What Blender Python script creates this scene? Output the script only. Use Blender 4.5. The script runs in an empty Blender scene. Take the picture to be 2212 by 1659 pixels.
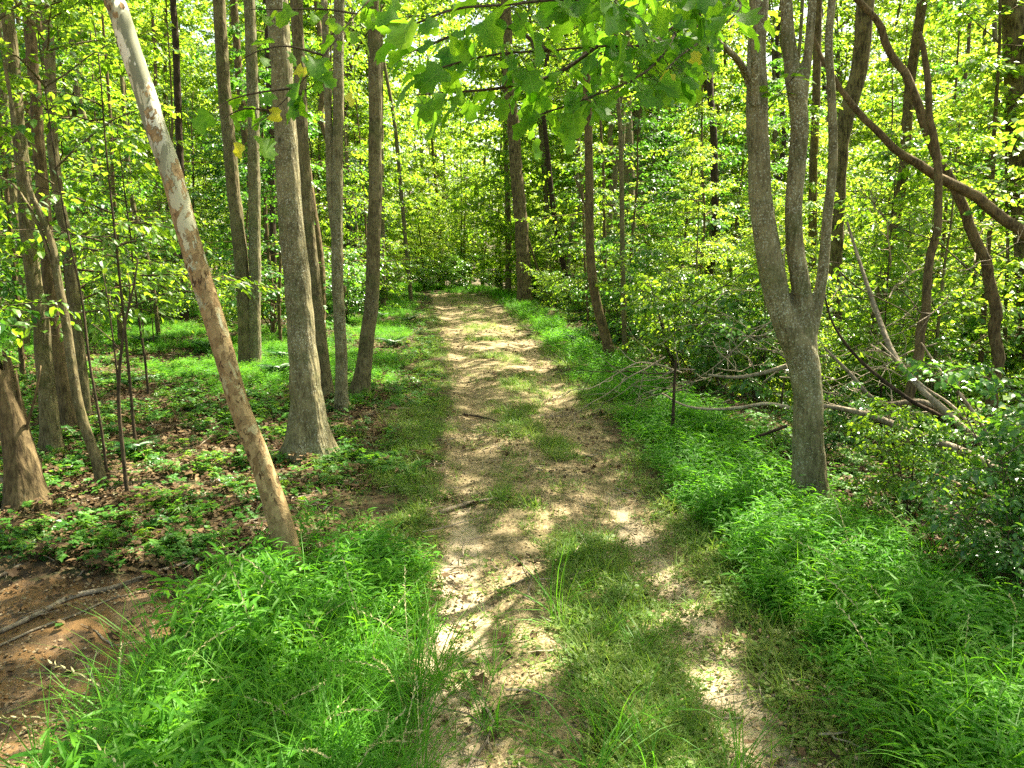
import bpy, bmesh, math
import numpy as np
R = math.radians
SC = bpy.context.scene
COL = SC.collection

# ------------------------------------------------------------------ camera, sky, sun, exposure
CH, PITCH, F = 1.65, R(9.2), 1670.0
cam_d = bpy.data.cameras.new('camera'); cam = bpy.data.objects.new('camera', cam_d); COL.objects.link(cam)
cam.location = (0, 0, CH); cam.rotation_euler = (R(90) - PITCH, 0, 0)
cam_d.sensor_fit = 'HORIZONTAL'; cam_d.angle = 2 * math.atan(1106 / F)
cam_d.clip_start = 0.05; cam_d.clip_end = 2000
SC.camera = cam
SUN_EL, SUN_AZ = R(60), R(48)          # azimuth from +Y towards +X: ahead and to the right
w = bpy.data.worlds.new('World'); SC.world = w; w.use_nodes = True
nt = w.node_tree; bg = nt.nodes['Background']
sky = nt.nodes.new('ShaderNodeTexSky'); sky.sky_type = 'NISHITA'; sky.sun_disc = False
sky.sun_elevation = SUN_EL; sky.sun_rotation = SUN_AZ; sky.dust_density = 3.0; sky.ozone_density = 0.6
tn = nt.nodes.new('ShaderNodeMix'); tn.data_type = 'RGBA'; tn.blend_type = 'MULTIPLY'; tn.inputs[0].default_value = 1; tn.inputs[7].default_value = (1, .93, .70, 1)
nt.links.new(sky.outputs[0], tn.inputs[6]); nt.links.new(tn.outputs[2], bg.inputs[0]); bg.inputs[1].default_value = 0.085
sd = bpy.data.lights.new('sun', 'SUN'); sd.energy = 5.0; sd.angle = R(0.5); sd.color = (1.0, 0.92, 0.72)
so = bpy.data.objects.new('sun', sd); COL.objects.link(so)
so.rotation_euler = (R(90) - SUN_EL, 0, R(180) - SUN_AZ)
SC.view_settings.view_transform = 'Standard'; SC.view_settings.look = 'None'
SC.view_settings.exposure = 2.65; SC.view_settings.gamma = 1.0
SC.render.engine = 'CYCLES'; SC.render.filter_size = 1.1
cy = SC.cycles
cy.max_bounces = 7; cy.diffuse_bounces = 4; cy.glossy_bounces = 2; cy.transmission_bounces = 4; cy.transparent_max_bounces = 4
cy.use_denoising = False; cy.caustics_reflective = False; cy.caustics_refractive = False

# ------------------------------------------------------------------ maths
_lat = np.random.default_rng(5).random((256, 256))
def vnoise(x, y):
    x = np.asarray(x, float); y = np.asarray(y, float)
    xi = np.floor(x).astype(int); yi = np.floor(y).astype(int); fx = x - xi; fy = y - yi
    fx = fx * fx * (3 - 2 * fx); fy = fy * fy * (3 - 2 * fy)
    a = _lat[xi & 255, yi & 255]; b = _lat[(xi + 1) & 255, yi & 255]; c = _lat[xi & 255, (yi + 1) & 255]; d = _lat[(xi + 1) & 255, (yi + 1) & 255]
    return (a * (1 - fx) + b * fx) * (1 - fy) + (c * (1 - fx) + d * fx) * fy
def fbm(x, y, o=4):
    s = 0; a = .5; n = 0
    for i in range(o):
        s = s + a * vnoise(x * 2 ** i + 17.3 * i, y * 2 ** i + 9.1 * i); n += a; a *= .5
    return s / n
def sm(t): t = np.clip(t, 0, 1); return t * t * (3 - 2 * t)
def pathx(y): return np.interp(y, [0, 2.4, 5.1, 9.5, 20, 36, 45, 60, 90], [.36, .30, .22, 0.02, -.85, -2.5, -5.4, -15, -40])
def hw(y): return np.interp(y, [0, 9.5, 19.5, 36, 60], [.8, .78, 1.02, 1.3, 1.4])
def edgeR(x, y):
    s = x - pathx(y); a = np.abs(s); h = hw(y)
    return np.sign(s) * np.where(a < h, a * .8 / h, a - h + .8)
def mudmask(x, y):
    e = -1.36 - .10 * np.sin(y * 3) + .25 * (fbm(x * 2, y * 2) - .5)
    return sm((e - x) / .16) * sm((4.05 + .12 * (x + 1.5) * -1 * 0 - y + .5 * (fbm(x * 1.7 + 4, y * 1.7) - .5)) / .3)
def H(x, y):
    x = np.asarray(x, float); y = np.asarray(y, float)
    s = edgeR(x, y)
    off = sm((np.abs(s) - .8) / 2.5)
    h = -.045 * np.exp(-((np.abs(s) - .53 - .04 * np.sin(y * 1.3)) / .17) ** 2)
    h = h + .02 * (fbm(x * 3, y * 3) - .5) + .012 * (fbm(x * 9, y * 9, 3) - .5) + off * .22 * (fbm(x * .5, y * .5) - .5)
    h = h - .07 * mudmask(x, y)
    h = h - .85 * sm((s - 2.15) / 2.6) - .5 * sm((s - 5) / 7) + .25 * sm((-s - 6) / 12)
    return h
def G(u, v):
    d = np.array([(u - 1106) / F, math.cos(PITCH) + (829.5 - v) / F * math.sin(PITCH), -math.sin(PITCH) + (829.5 - v) / F * math.cos(PITCH)])
    t = .5
    for i in range(4000):
        p = d * t; p[2] += CH
        if p[2] <= H(p[0], p[1]): break
        t *= 1.004
    p[2] = H(p[0], p[1]); return p
def P(u, v, Y):
    d = np.array([(u - 1106) / F, math.cos(PITCH) + (829.5 - v) / F * math.sin(PITCH), -math.sin(PITCH) + (829.5 - v) / F * math.cos(PITCH)])
    p = d * (Y / d[1]); p[2] += CH; return p
def unit(v): return v / np.maximum(np.linalg.norm(v, axis=-1, keepdims=True), 1e-9)
def rotz(v, a):
    c, s = np.cos(a), np.sin(a); o = v.copy()
    o[..., 0] = v[..., 0] * c - v[..., 1] * s; o[..., 1] = v[..., 0] * s + v[..., 1] * c; return o
def catmull(p, n):
    p = np.asarray(p, float); k = len(p)
    if k < 3:
        t = np.linspace(0, k - 1, n); return np.stack([np.interp(t, range(k), p[:, j]) for j in range(p.shape[1])], 1)
    q = np.vstack([2 * p[0] - p[1], p, 2 * p[-1] - p[-2]])
    L = np.r_[0, np.cumsum(np.linalg.norm(np.diff(p[:, :3], axis=0), axis=1))]
    t = np.interp(np.linspace(0, L[-1], n), L, range(k)); i = np.minimum(t.astype(int), k - 2); f = (t - i)[:, None]
    a, b, c, d = q[i], q[i + 1], q[i + 2], q[i + 3]
    return .5 * (2 * b + (c - a) * f + (2 * a - 5 * b + 4 * c - d) * f ** 2 + (3 * b - a - 3 * c + d) * f ** 3)

# ------------------------------------------------------------------ mesh building
class MB:
    """Collects vertices, polygons of 3 or 4 corners, a tint value per vertex and a material slot per polygon."""
    def __init__(s): s.v = []; s.f = []; s.a = []; s.m = []; s.b = []; s.n = 0
    def add(s, V, Fc, A=None, m=0):
        V = np.asarray(V, float).reshape(-1, 3); Fc = np.asarray(Fc, int)
        if not len(V): return s
        s.v.append(V); s.f.append(Fc + s.n); s.a.append(np.zeros(len(V)) if A is None else np.asarray(A, float)); s.m.append(np.full(len(Fc), m)); s.n += len(V)
        return s
    def mesh(s, name, mats, smooth=False, weld=False):
        me = bpy.data.meshes.new(name); V = np.concatenate(s.v)
        me.vertices.add(len(V)); me.vertices.foreach_set('co', V.ravel())
        tot = np.concatenate([np.full(len(f), f.shape[1]) for f in s.f]); loops = np.concatenate([f.ravel() for f in s.f])
        me.loops.add(len(loops)); me.loops.foreach_set('vertex_index', loops)
        me.polygons.add(len(tot)); me.polygons.foreach_set('loop_start', np.r_[0, np.cumsum(tot)[:-1]])
        me.polygons.foreach_set('material_index', np.concatenate(s.m))
        me.polygons.foreach_set('use_smooth', np.full(len(tot), smooth))
        at = me.attributes.new('tint', 'FLOAT', 'POINT'); at.data.foreach_set('value', np.concatenate(s.a))
        if s.b: at = me.attributes.new('leafco', 'FLOAT_VECTOR', 'POINT'); at.data.foreach_set('vector', np.concatenate(s.b).ravel())
        for m in (mats if isinstance(mats, (list, tuple)) else [mats]): me.materials.append(m)
        me.update(calc_edges=True); me.validate()
        if weld:
            b = bmesh.new(); b.from_mesh(me); bmesh.ops.remove_doubles(b, verts=b.verts, dist=1e-5); b.to_mesh(me); b.free()
        return me
def link(name, data, parent=None, loc=None, col=None):
    o = bpy.data.objects.new(name, data); (col or COL).objects.link(o)
    if parent is not None: o.parent = parent
    if loc is not None: o.location = loc
    return o
def tag(o, label=None, cat=None, group=None, kind=None):
    if label: o['label'] = label
    if cat: o['category'] = cat
    if group: o['group'] = group
    if kind: o['kind'] = kind
    return o
def thing(name, label, cat, loc=(0, 0, 0), rz=0, group=None):
    o = link(name, None, loc=loc); o.empty_display_size = .2; o.rotation_euler = (0, 0, rz)
    return tag(o, label, cat, group)

def tubes(P_, R_, sides=4):
    """P_ (n,k,3) polylines, R_ (n,k) radii -> vertices, quads"""
    n, k, _ = P_.shape
    T = np.gradient(P_, axis=1); T = unit(T)
    ref = np.where(np.abs(T[:, :1, 2:3]) > .8, np.array([1., 0, 0]), np.array([0, 0, 1.])) * np.ones_like(T)
    A = unit(np.cross(T, ref)); B = np.cross(T, A)
    an = np.arange(sides) * 2 * np.pi / sides
    V = P_[:, :, None] + R_[:, :, None, None] * (A[:, :, None] * np.cos(an)[:, None] + B[:, :, None] * np.sin(an)[:, None])
    idx = np.arange(n * k * sides).reshape(n, k, sides)
    a = idx[:, :-1]; b = idx[:, 1:]
    Fq = np.stack([a, np.roll(a, -1, 2), np.roll(b, -1, 2), b], -1).reshape(-1, 4)
    return V.reshape(-1, 3), Fq
def trunk_tube(mb, pts, rad, rng, sides=20, step=.05, flare=.6, lobes=4, rough=.04, knots=6, cap=True, m=0, jag=0, kink=0.):
    """One continuous trunk: smooth centre line, root flare, uneven girth and branch scars (tint = scar)."""
    pts = np.asarray(pts, float); L = np.linalg.norm(np.diff(pts, axis=0), axis=1).sum()
    n = int(np.clip(L / step, 6, 220))
    q = catmull(np.c_[pts, np.asarray(rad, float)], n); c = q[:, :3]
    if kink:
        ll = np.linspace(0, L, n); k0 = rng.random(3) * 50; en = np.clip(ll / .3, 0, 1)
        for ax_ in range(3): c[:, ax_] += kink * q[:, 3] * en * ((fbm(ll * 3.4 + k0[ax_], ll * 0 + k0[0], 4) - .5) * 2.4)
    r = np.maximum(q[:, 3], .0015)
    T = unit(np.gradient(c, axis=0)); A = np.zeros_like(c); a0 = np.array([1., 0, 0]) if abs(T[0, 0]) < .8 else np.array([0, 1., 0])
    for i in range(n):
        a0 = unit(a0 - T[i] * np.dot(a0, T[i])); A[i] = a0
    B = np.cross(T, A)
    an = np.linspace(0, 2 * np.pi, sides, endpoint=False)
    s = np.linspace(0, L, n)[:, None]; ph = rng.random(4) * 6.28
    rr = r[:, None] * (1 + rough * 2 * (fbm(np.cos(an)[None] * 1.2 + s * 2.2 + ph[0] * 9, np.sin(an)[None] * 1.2 + s * .7 + ph[1] * 9, 3) - .5))
    if flare:
        rr = rr * (1 + flare * np.exp(-s / (r[0] * 1.6 + .01)) * (1 + .45 * np.cos(lobes * an[None] + ph[2]) + .2 * np.cos((lobes + 3) * an[None] + ph[3])))
    tint = np.zeros_like(rr)
    for _ in range(knots):
        sk = rng.uniform(.15 * L, L * .9); ak = rng.uniform(0, 6.28); w_ = rng.uniform(.5, .9)
        rl = float(np.interp(sk, s[:, 0], r))
        d = np.abs((an[None] - ak + np.pi) % (2 * np.pi) - np.pi) * rl; dz = s - sk
        g = np.exp(-(d / (rl * .45)) ** 2 - ((dz + .5 * d) / (rl * .3 * w_ + .006)) ** 2)
        rr = rr + rl * .13 * g; tint = np.maximum(tint, np.exp(-(d / (rl * .4)) ** 2 - ((dz + .5 * d) / (rl * .10 * w_ + .004)) ** 2))
    V = c[:, None] + rr[..., None] * (A[:, None] * np.cos(an)[None, :, None] + B[:, None] * np.sin(an)[None, :, None])
    if jag: V[-1] += T[-1] * (rng.random(sides)[:, None] ** 2) * jag; V[-2] += T[-2] * (rng.random(sides)[:, None]) * jag * .3
    idx = np.arange(n * sides).reshape(n, sides); a = idx[:-1]; b = idx[1:]
    Fq = np.stack([a, np.roll(a, -1, 1), np.roll(b, -1, 1), b], -1).reshape(-1, 4)
    V = V.reshape(-1, 3); A_ = tint.ravel()
    mb.add(V, Fq, A_, m)
    cb = np.vstack([V[idx[0]], c[0]]); mb.add(cb, np.array([[(i + 1) % sides, i, sides] for i in range(sides)]), None, m)
    if cap:
        e = idx[-1]; cv = np.vstack([V[e], c[-1] - T[-1] * jag * .4]); k = sides
        mb.add(cv, np.array([[i, (i + 1) % k, k] for i in range(k)]), None, m)
    return c, r

# leaf templates: strips between a midrib and an outline, x across, y along, z up
def leaf_template(mid, half, fold=.18, droop=.18):
    mid = np.array(mid, float); half = np.array(half, float); k = len(mid)
    V = []
    for y in mid: V.append((0, y, -droop * y * y))
    for sx in (1, -1):
        for x, y in half: V.append((sx * x, y, -droop * y * y + fold * x))
    Fc = []
    for j, off in ((0, k), (1, 2 * k)):
        for i in range(k - 1):
            q = [i, i + 1, off + i + 1, off + i]
            Fc.append(q if j else q[::-1])
    return np.array(V), np.array(Fc)
T_SIMPLE = (np.array([(0, 0, 0), (.30, .42, .05), (0, 1, -.12), (-.30, .42, .05)]), np.array([[0, 1, 2, 3]]))
T_WIDE = (np.array([(0, 0, 0), (.42, .45, .06), (0, 1, -.15), (-.42, .45, .06)]), np.array([[0, 1, 2, 3]]))
T_OVAL = leaf_template([0, .3, .7, 1], [(.02, .0), (.30, .28), (.24, .7), (0.005, 1)], .25, .2)
T_LANCE = leaf_template([0, .3, .7, 1], [(.015, 0), (.105, .25), (.08, .65), (.004, 1)], .5, .45)
T_TULIP = leaf_template([0, .08, .17, .26, .35, .45, .55, .66, .76, .84, .88], [(.02, -.02), (.22, -.03), (.40, .05), (.55, .20), (.44, .33), (.33, .45), (.36, .58), (.46, .74), (.30, .80), (.17, .93), (.03, .88)], .22, .42)
TUL = [leaf_template([0, .08, .17, .26, .35, .45, .55, .66, .76, .84, .88], [(.02, -.02), (.22, -.03 + a), (.42, .05), (.57 + a, .20), (.43, .33), (.31, .45), (.36, .58 - a), (.50, .76), (.32, .82), (.18, .97 - a), (.03, .90)], f_, d_) for a, f_, d_ in ((0, .1, .35), (.03, .5, .6), (-.02, -.25, .5), (.01, .3, .15))]
T_MAPLE = leaf_template([0, .15, .3, .45, .62, .8, 1], [(.02, -.03), (.34, -.06), (.30, .18), (.56, .42), (.24, .52), (.16, .74), (.004, 1)], .15, .25)
T_ROUND = leaf_template([0, .4, .8, 1], [(.05, -.04), (.46, .35), (.36, .8), (.02, .98)], .15, .1)
def leaves(tpl, Pp, D, N, L, W=1.0):
    """Place a leaf template at points Pp, along D, facing N, of length L."""
    TV, TF = tpl; n = len(Pp)
    D = unit(D); X = unit(np.cross(D, N)); Z = np.cross(X, D)
    L = np.broadcast_to(L, (n,)); W = np.broadcast_to(W, (n,))
    V = Pp[:, None] + L[:, None, None] * (W[:, None, None] * TV[None, :, 0:1] * X[:, None] + TV[None, :, 1:2] * D[:, None] + TV[None, :, 2:3] * Z[:, None])
    Fc = (np.arange(n) * len(TV))[:, None, None] + TF[None]
    return V.reshape(-1, 3), Fc.reshape(-1, TF.shape[1])
def add_leaves(mb, rng, tpl, Pp, D, N, L, W=1.0, m=0, rib=False):
    V, Fc = leaves(tpl, Pp, D, N, L, W); mb.add(V, Fc, np.repeat(rng.random(len(Pp)), len(tpl[0])), m)
    if rib: mb.b.append(np.tile(tpl[0], (len(Pp), 1)))

def foliage(rng, tr, nlimb, trange, Lf, elev, nsub, subL, nleaf, leafL, tpl=T_SIMPLE, bend=.3, jit=.35, droop=.25, wr=.012, lr=.004, W=1.0, skip=0.0):
    """Limbs off a stem line tr (k,3), side twigs off the limbs, leaves in flat sprays. Returns wood MB, leaf MB."""
    tr = np.asarray(tr, float); k = len(tr)
    t = np.sort(rng.uniform(trange[0], trange[1], nlimb)); tt = t * (k - 1)
    st = np.stack([np.interp(tt, range(k), tr[:, j]) for j in range(3)], 1)
    az = np.arange(nlimb) * 2.4 + rng.normal(0, .5, nlimb); el = rng.uniform(elev[0], elev[1], nlimb)
    L = np.array([Lf((a - trange[0]) / max(1e-6, trange[1] - trange[0])) for a in t]) * rng.uniform(.6, 1.25, nlimb)
    K = 6; pts = np.zeros((nlimb, K, 3)); pts[:, 0] = st
    for i in range(1, K):
        e = el + bend * (i - 1) / K * -1 + rng.normal(0, .1, nlimb); az = az + rng.normal(0, .12, nlimb)
        d = np.stack([np.cos(az) * np.cos(e), np.sin(az) * np.cos(e), np.sin(e)], 1)
        pts[:, i] = pts[:, i - 1] + d * (L / (K - 1))[:, None]
    rad = np.linspace(1, .3, K)[None] * (wr * np.sqrt(L))[:, None]
    wood = MB(); V, Fc = tubes(pts, rad, 5); wood.add(V, Fc)
    f = np.linspace(.12, 1, nsub); fi = f * (K - 1); i0 = np.minimum(fi.astype(int), K - 2); fr = (fi - i0)[None, :, None]
    so_ = pts[:, i0] * (1 - fr) + pts[:, i0 + 1] * fr
    ld = unit(pts[:, i0 + 1] - pts[:, i0])
    sg = np.where(np.arange(nsub) % 2 == 0, 1, -1)[None] * rng.uniform(.5, 1.3, (nlimb, nsub)); sg[:, -1] *= .2
    sdv = rotz(ld, sg); sdv[..., 2] = sdv[..., 2] * .5 + rng.normal(0, .18, (nlimb, nsub)); sdv = unit(sdv)
    sl = subL * rng.uniform(.5, 1.2, (nlimb, nsub)) * (1.05 - .45 * f)[None] * np.clip((L / np.mean(L)), .6, 1.4)[:, None]
    so_ = so_.reshape(-1, 3); sdv = sdv.reshape(-1, 3); sl = sl.ravel()
    if skip: kp = rng.random(len(sl)) > skip; so_, sdv, sl = so_[kp], sdv[kp], sl[kp]
    u = np.linspace(0, 1, 4)
    sp = so_[:, None] + sdv[:, None] * (u[None, :, None] * sl[:, None, None]); sp[..., 2] -= droop * (u ** 2)[None] * sl[:, None]
    V, Fc = tubes(sp, np.broadcast_to(lr * np.linspace(1, .35, 4)[None], sp.shape[:2]), 3); wood.add(V, Fc)
    g = np.linspace(.12, 1, nleaf); gi = g * 3; j0 = np.minimum(gi.astype(int), 2); gr = (gi - j0)[None, :, None]
    lp = sp[:, j0] * (1 - gr) + sp[:, j0 + 1] * gr
    ldv = np.broadcast_to(unit(sp[:, -1] - sp[:, 0])[:, None], lp.shape).copy()
    sg = np.where(np.arange(nleaf) % 2 == 0, 1, -1)[None] * rng.uniform(.5, 1.3, lp.shape[:2]); sg[:, -1] *= .2
    ldv = rotz(ldv, sg); ldv[..., 2] += rng.normal(-.25, .3, lp.shape[:2])
    lp = lp.reshape(-1, 3); ldv = unit(ldv.reshape(-1, 3)); n = len(lp)
    lp = lp + rng.normal(0, .25 * leafL, (n, 3))
    N = np.tile([0, 0, 1.], (n, 1)) + rng.normal(0, jit, (n, 3))
    lm = MB(); add_leaves(lm, rng, tpl, lp, ldv, N, leafL * rng.choice([1, 1, .8], n) * rng.uniform(.45, 1.3, n), W)
    return wood, lm

# ------------------------------------------------------------------ materials
def newmat(name):
    m = bpy.data.materials.new(name); m.use_nodes = True; n = m.node_tree; n.nodes.clear()
    out = n.nodes.new('ShaderNodeOutputMaterial'); return m, n, out
class NG:
    def __init__(s, nt): s.t = nt; s.N = nt.nodes; s.L = nt.links
    def node(s, typ, **kw):
        n = s.N.new(typ)
        for k, v in kw.items(): setattr(n, k, v)
        return n
    def put(s, sock, v):
        if isinstance(v, bpy.types.NodeSocket): s.L.new(v, sock)
        else: sock.default_value = v
    def math(s, op, a, b=0.0, c=0.0, clamp=False):
        n = s.node('ShaderNodeMath', operation=op); n.use_clamp = clamp
        s.put(n.inputs[0], a); s.put(n.inputs[1], b); s.put(n.inputs[2], c); return n.outputs[0]
    def mix(s, f, a, b):
        n = s.node('ShaderNodeMix', data_type='RGBA'); s.put(n.inputs[0], f); s.put(n.inputs[6], a); s.put(n.inputs[7], b); return n.outputs[2]
    def ramp(s, f, stops):
        n = s.node('ShaderNodeValToRGB'); el = n.color_ramp.elements
        while len(el) < len(stops): el.new(.5)
        for e, (p, c) in zip(el, stops): e.position = p; e.color = c if len(c) == 4 else (*c, 1)
        s.put(n.inputs[0], f); return n.outputs[0]
    def step(s, x, a, b):
        n = s.node('ShaderNodeMapRange'); s.put(n.inputs[0], x); n.inputs[1].default_value = a; n.inputs[2].default_value = b
        n.interpolation_type = 'SMOOTHSTEP'; return n.outputs[0]
    def noise(s, sc, det=4, rough=.55, vec=None, dist=0):
        n = s.node('ShaderNodeTexNoise'); n.inputs['Scale'].default_value = sc; n.inputs['Detail'].default_value = det; n.inputs['Roughness'].default_value = rough
        n.inputs['Distortion'].default_value = dist
        if vec is not None: s.L.new(vec, n.inputs['Vector'])
        return n.outputs[0]
    def voro(s, sc, vec=None, feat='F1', out=0):
        n = s.node('ShaderNodeTexVoronoi', feature=feat); n.inputs['Scale'].default_value = sc
        if vec is not None: s.L.new(vec, n.inputs['Vector'])
        return n.outputs[out]
    def pos(s, scale=(1, 1, 1), obj=False):
        g = s.node('ShaderNodeTexCoord').outputs['Object'] if obj else s.node('ShaderNodeNewGeometry').outputs['Position']
        m = s.node('ShaderNodeMapping'); s.L.new(g, m.inputs[0]); m.inputs['Scale'].default_value = scale; return m.outputs[0]
    def attr(s, n): a = s.node('ShaderNodeAttribute'); a.attribute_name = n; return a.outputs['Fac']
    def bump(s, h, st=.5, d=.01):
        b = s.node('ShaderNodeBump'); s.put(b.inputs['Height'], h); b.inputs['Strength'].default_value = st; b.inputs['Distance'].default_value = d; return b.outputs[0]
    def pbr(s, col, rough=.8, spec=.3, nrm=None):
        p = s.node('ShaderNodeBsdfPrincipled'); s.put(p.inputs['Base Color'], col); s.put(p.inputs['Roughness'], rough); s.put(p.inputs['Specular IOR Level'], spec)
        if nrm is not None: s.L.new(nrm, p.inputs['Normal'])
        return p.outputs[0]
def leafmat(name, cols, trans, tf=.45, rough=.42, spec=.45, veins=False):
    m, n, out = newmat(name); g = NG(n)
    inst = g.node('ShaderNodeObjectInfo').outputs['Random']
    v = g.math('ADD', g.math('MULTIPLY', g.attr('tint'), .5), g.math('ADD', g.math('MULTIPLY', inst, .3), g.math('MULTIPLY', g.step(g.noise(1.1, 3, .6, g.pos()), .35, .65), .22)))
    c = g.ramp(v, [(i / (len(cols) - 1), x) for i, x in enumerate(cols)])
    t = g.ramp(v, [(i / (len(trans) - 1), x) for i, x in enumerate(trans)])
    if veins:
        sp_ = g.node('ShaderNodeSeparateXYZ'); a_ = g.node('ShaderNodeAttribute'); a_.attribute_name = 'leafco'; g.L.new(a_.outputs['Vector'], sp_.inputs[0])
        ax = g.math('ABSOLUTE', sp_.outputs[0]); fr = g.math('FRACT', g.math('MULTIPLY', g.math('SUBTRACT', sp_.outputs[1], g.math('MULTIPLY', ax, .9)), 6.0))
        vn = g.math('MAXIMUM', g.step(ax, .022, .008), g.math('MULTIPLY', g.step(g.math('ABSOLUTE', g.math('SUBTRACT', fr, .5)), .07, .02), .6))
        mot = g.math('MULTIPLY', g.step(g.noise(45, 4, .6, g.pos()), .42, .68), .5)
        c = g.mix(mot, c, (.02, .09, .012, 1)); t = g.mix(mot, t, (.08, .3, .015, 1))
        c = g.mix(g.math('MULTIPLY', vn, .5), c, (.22, .36, .08, 1)); t = g.mix(g.math('MULTIPLY', vn, .4), t, (.5, .75, .12, 1))
    p = g.pbr(c, rough, spec); tr = g.node('ShaderNodeBsdfTranslucent'); g.L.new(t, tr.inputs[0])
    mx = g.node('ShaderNodeMixShader'); mx.inputs[0].default_value = tf
    g.L.new(p, mx.inputs[1]); g.L.new(tr.outputs[0], mx.inputs[2]); g.L.new(mx.outputs[0], out.inputs[0]); return m
M = {}
M['leaf'] = leafmat('woodland_leaf', [(.022, .08, .008), (.055, .14, .012), (.11, .21, .018)], [(.11, .28, .012), (.30, .52, .02), (.56, .74, .05)], .48)
M['leaf_dark'] = leafmat('shade_tinted_leaf', [(.018, .075, .012), (.03, .11, .016), (.05, .15, .02)], [(.08, .26, .02), (.14, .36, .025), (.22, .48, .03)], .4, .38)  # darker copy of the leaf, shade put into the colour for contrast
M['leaf_far'] = leafmat('backlight_tinted_leaf', [(.04, .11, .010), (.09, .18, .014), (.15, .24, .022)], [(.20, .42, .02), (.40, .62, .03), (.70, .80, .10)], .52, .4)  # brighter, yellower copy of the leaf, sunlit glow put into the colour
M['leaf_gloss'] = leafmat('glossy_shrub_leaf', [(.02, .08, .014), (.035, .12, .018), (.06, .17, .022)], [(.10, .30, .02), (.18, .42, .025), (.3, .55, .04)], .35, .28, .6)
M['tulip'] = leafmat('tulip_leaf', [(.04, .14, .014), (.08, .21, .014), (.13, .28, .018)], [(.14, .42, .015), (.34, .66, .02), (.6, .85, .03)], .55, .55, .3, True)
M['yellow'] = leafmat('yellow_leaf', [(.45, .42, .02), (.55, .5, .03)], [(.8, .75, .04), (.9, .85, .06)], .5)
M['grass'] = leafmat('grass_blade', [(.03, .13, .008), (.055, .18, .010), (.10, .25, .014)], [(.09, .36, .012), (.17, .48, .018), (.32, .62, .025)], .42, .5, .25)
M['grass_pale'] = leafmat('track_grass', [(.05, .12, .014), (.09, .17, .02), (.22, .22, .07)], [(.16, .32, .02), (.26, .42, .04), (.42, .46, .12)], .4, .5, .3)
M['herb'] = leafmat('ground_herb', [(.03, .11, .014), (.05, .16, .02), (.10, .20, .025)], [(.12, .32, .02), (.2, .44, .03), (.36, .56, .05)], .4, .5, .3)
M['fern'] = leafmat('fern_frond', [(.012, .06, .014), (.02, .085, .016), (.04, .12, .02)], [(.04, .16, .02), (.07, .24, .02), (.12, .3, .03)], .3, .35, .5)
M['litter'] = leafmat('dead_leaf', [(.022, .013, .007), (.075, .045, .02), (.21, .145, .07)], [(.05, .02, .01), (.12, .06, .03), (.2, .12, .06)], .15, .7, .2)
M['flake'] = leafmat('curled_bark_flake', [(.12, .07, .03), (.26, .17, .08), (.45, .38, .22)], [(.05, .03, .01), (.1, .06, .03), (.2, .15, .08)], .05, .8, .2)
M['straw'] = leafmat('seed_head', [(.32, .30, .14), (.45, .42, .24)], [(.4, .4, .15), (.5, .5, .25)], .3, .6, .2)

def barkmat(name, dark, mid, lich, lamt=.5, grain=1.0, moss=0.0, rot=0.0):
    m, n, out = newmat(name); g = NG(n)
    a = g.pos((1, 1, .22), True); b = g.pos((1, 1, 1), True)
    fib = g.noise(60 * grain, 5, .65, a, .3); big = g.noise(7, 4, .6, b); ridg = g.voro(38 * grain, a, 'F1')
    col = g.mix(g.step(fib, .36, .64), (*dark, 1), (*mid, 1))
    col = g.mix(g.math('MULTIPLY', g.step(g.noise(9, 3, .6, g.pos((.5, .5, 3.2), True), .4), .56, .66), .4), col, (*dark, 1))
    col = g.mix(g.math('MULTIPLY', g.step(big, .42, .66), .45), col, (*[c * 1.55 for c in mid], 1))
    sp = g.math('MULTIPLY', g.math('MULTIPLY', g.step(g.voro(42, b), .30, .16), .5), g.step(g.noise(5, 3, .6, b), .62 - .25 * lamt, .72 - .2 * lamt))
    sp2 = g.math('MULTIPLY', g.step(g.noise(90, 3, .7, b), .54, .66), g.math('MULTIPLY', g.step(g.noise(2.3, 3, .6, b), .40, .62), lamt))
    col = g.mix(g.math('MAXIMUM', sp, sp2), col, (*lich, 1))
    if moss: col = g.mix(g.math('MULTIPLY', g.step(g.noise(4, 4, .6, b), .5, .65), moss), col, (.06, .09, .02, 1))
    col = g.mix(g.math('MULTIPLY', g.attr('tint'), .85), col, (.02, .014, .009, 1))
    h = g.math('ADD', g.math('MULTIPLY', fib, .6), g.math('MULTIPLY', ridg, .7))
    g.L.new(g.pbr(col, .88, .2, g.bump(h, .9, .018)), out.inputs[0]); return m
M['bark'] = barkmat('grey_brown_bark', (.06, .047, .022), (.165, .135, .066), (.40, .40, .29), .5, moss=.35)
M['bark_big'] = barkmat('lichen_speckled_bark', (.08, .066, .032), (.195, .168, .09), (.48, .49, .38), 1.05, moss=.3)
M['bark_brown'] = barkmat('brown_bark', (.045, .03, .014), (.14, .10, .048), (.30, .28, .18), .25, .8)
M['bark_dark'] = barkmat('dark_bark', (.018, .012, .008), (.055, .036, .022), (.2, .18, .12), .15, .8)
M['bark_ridge'] = barkmat('ridged_bark', (.03, .021, .011), (.16, .12, .06), (.32, .3, .2), .2, .45)
M['wood_dead'] = barkmat('weathered_dead_wood', (.11, .085, .055), (.27, .22, .16), (.46, .44, .36), .5)
M['wood_pale'] = barkmat('pale_dry_stick', (.2, .15, .10), (.42, .34, .25), (.5, .46, .38), .3)
M['twig'] = barkmat('twig_bark', (.03, .022, .013), (.08, .058, .034), (.25, .24, .18), .2)

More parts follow.
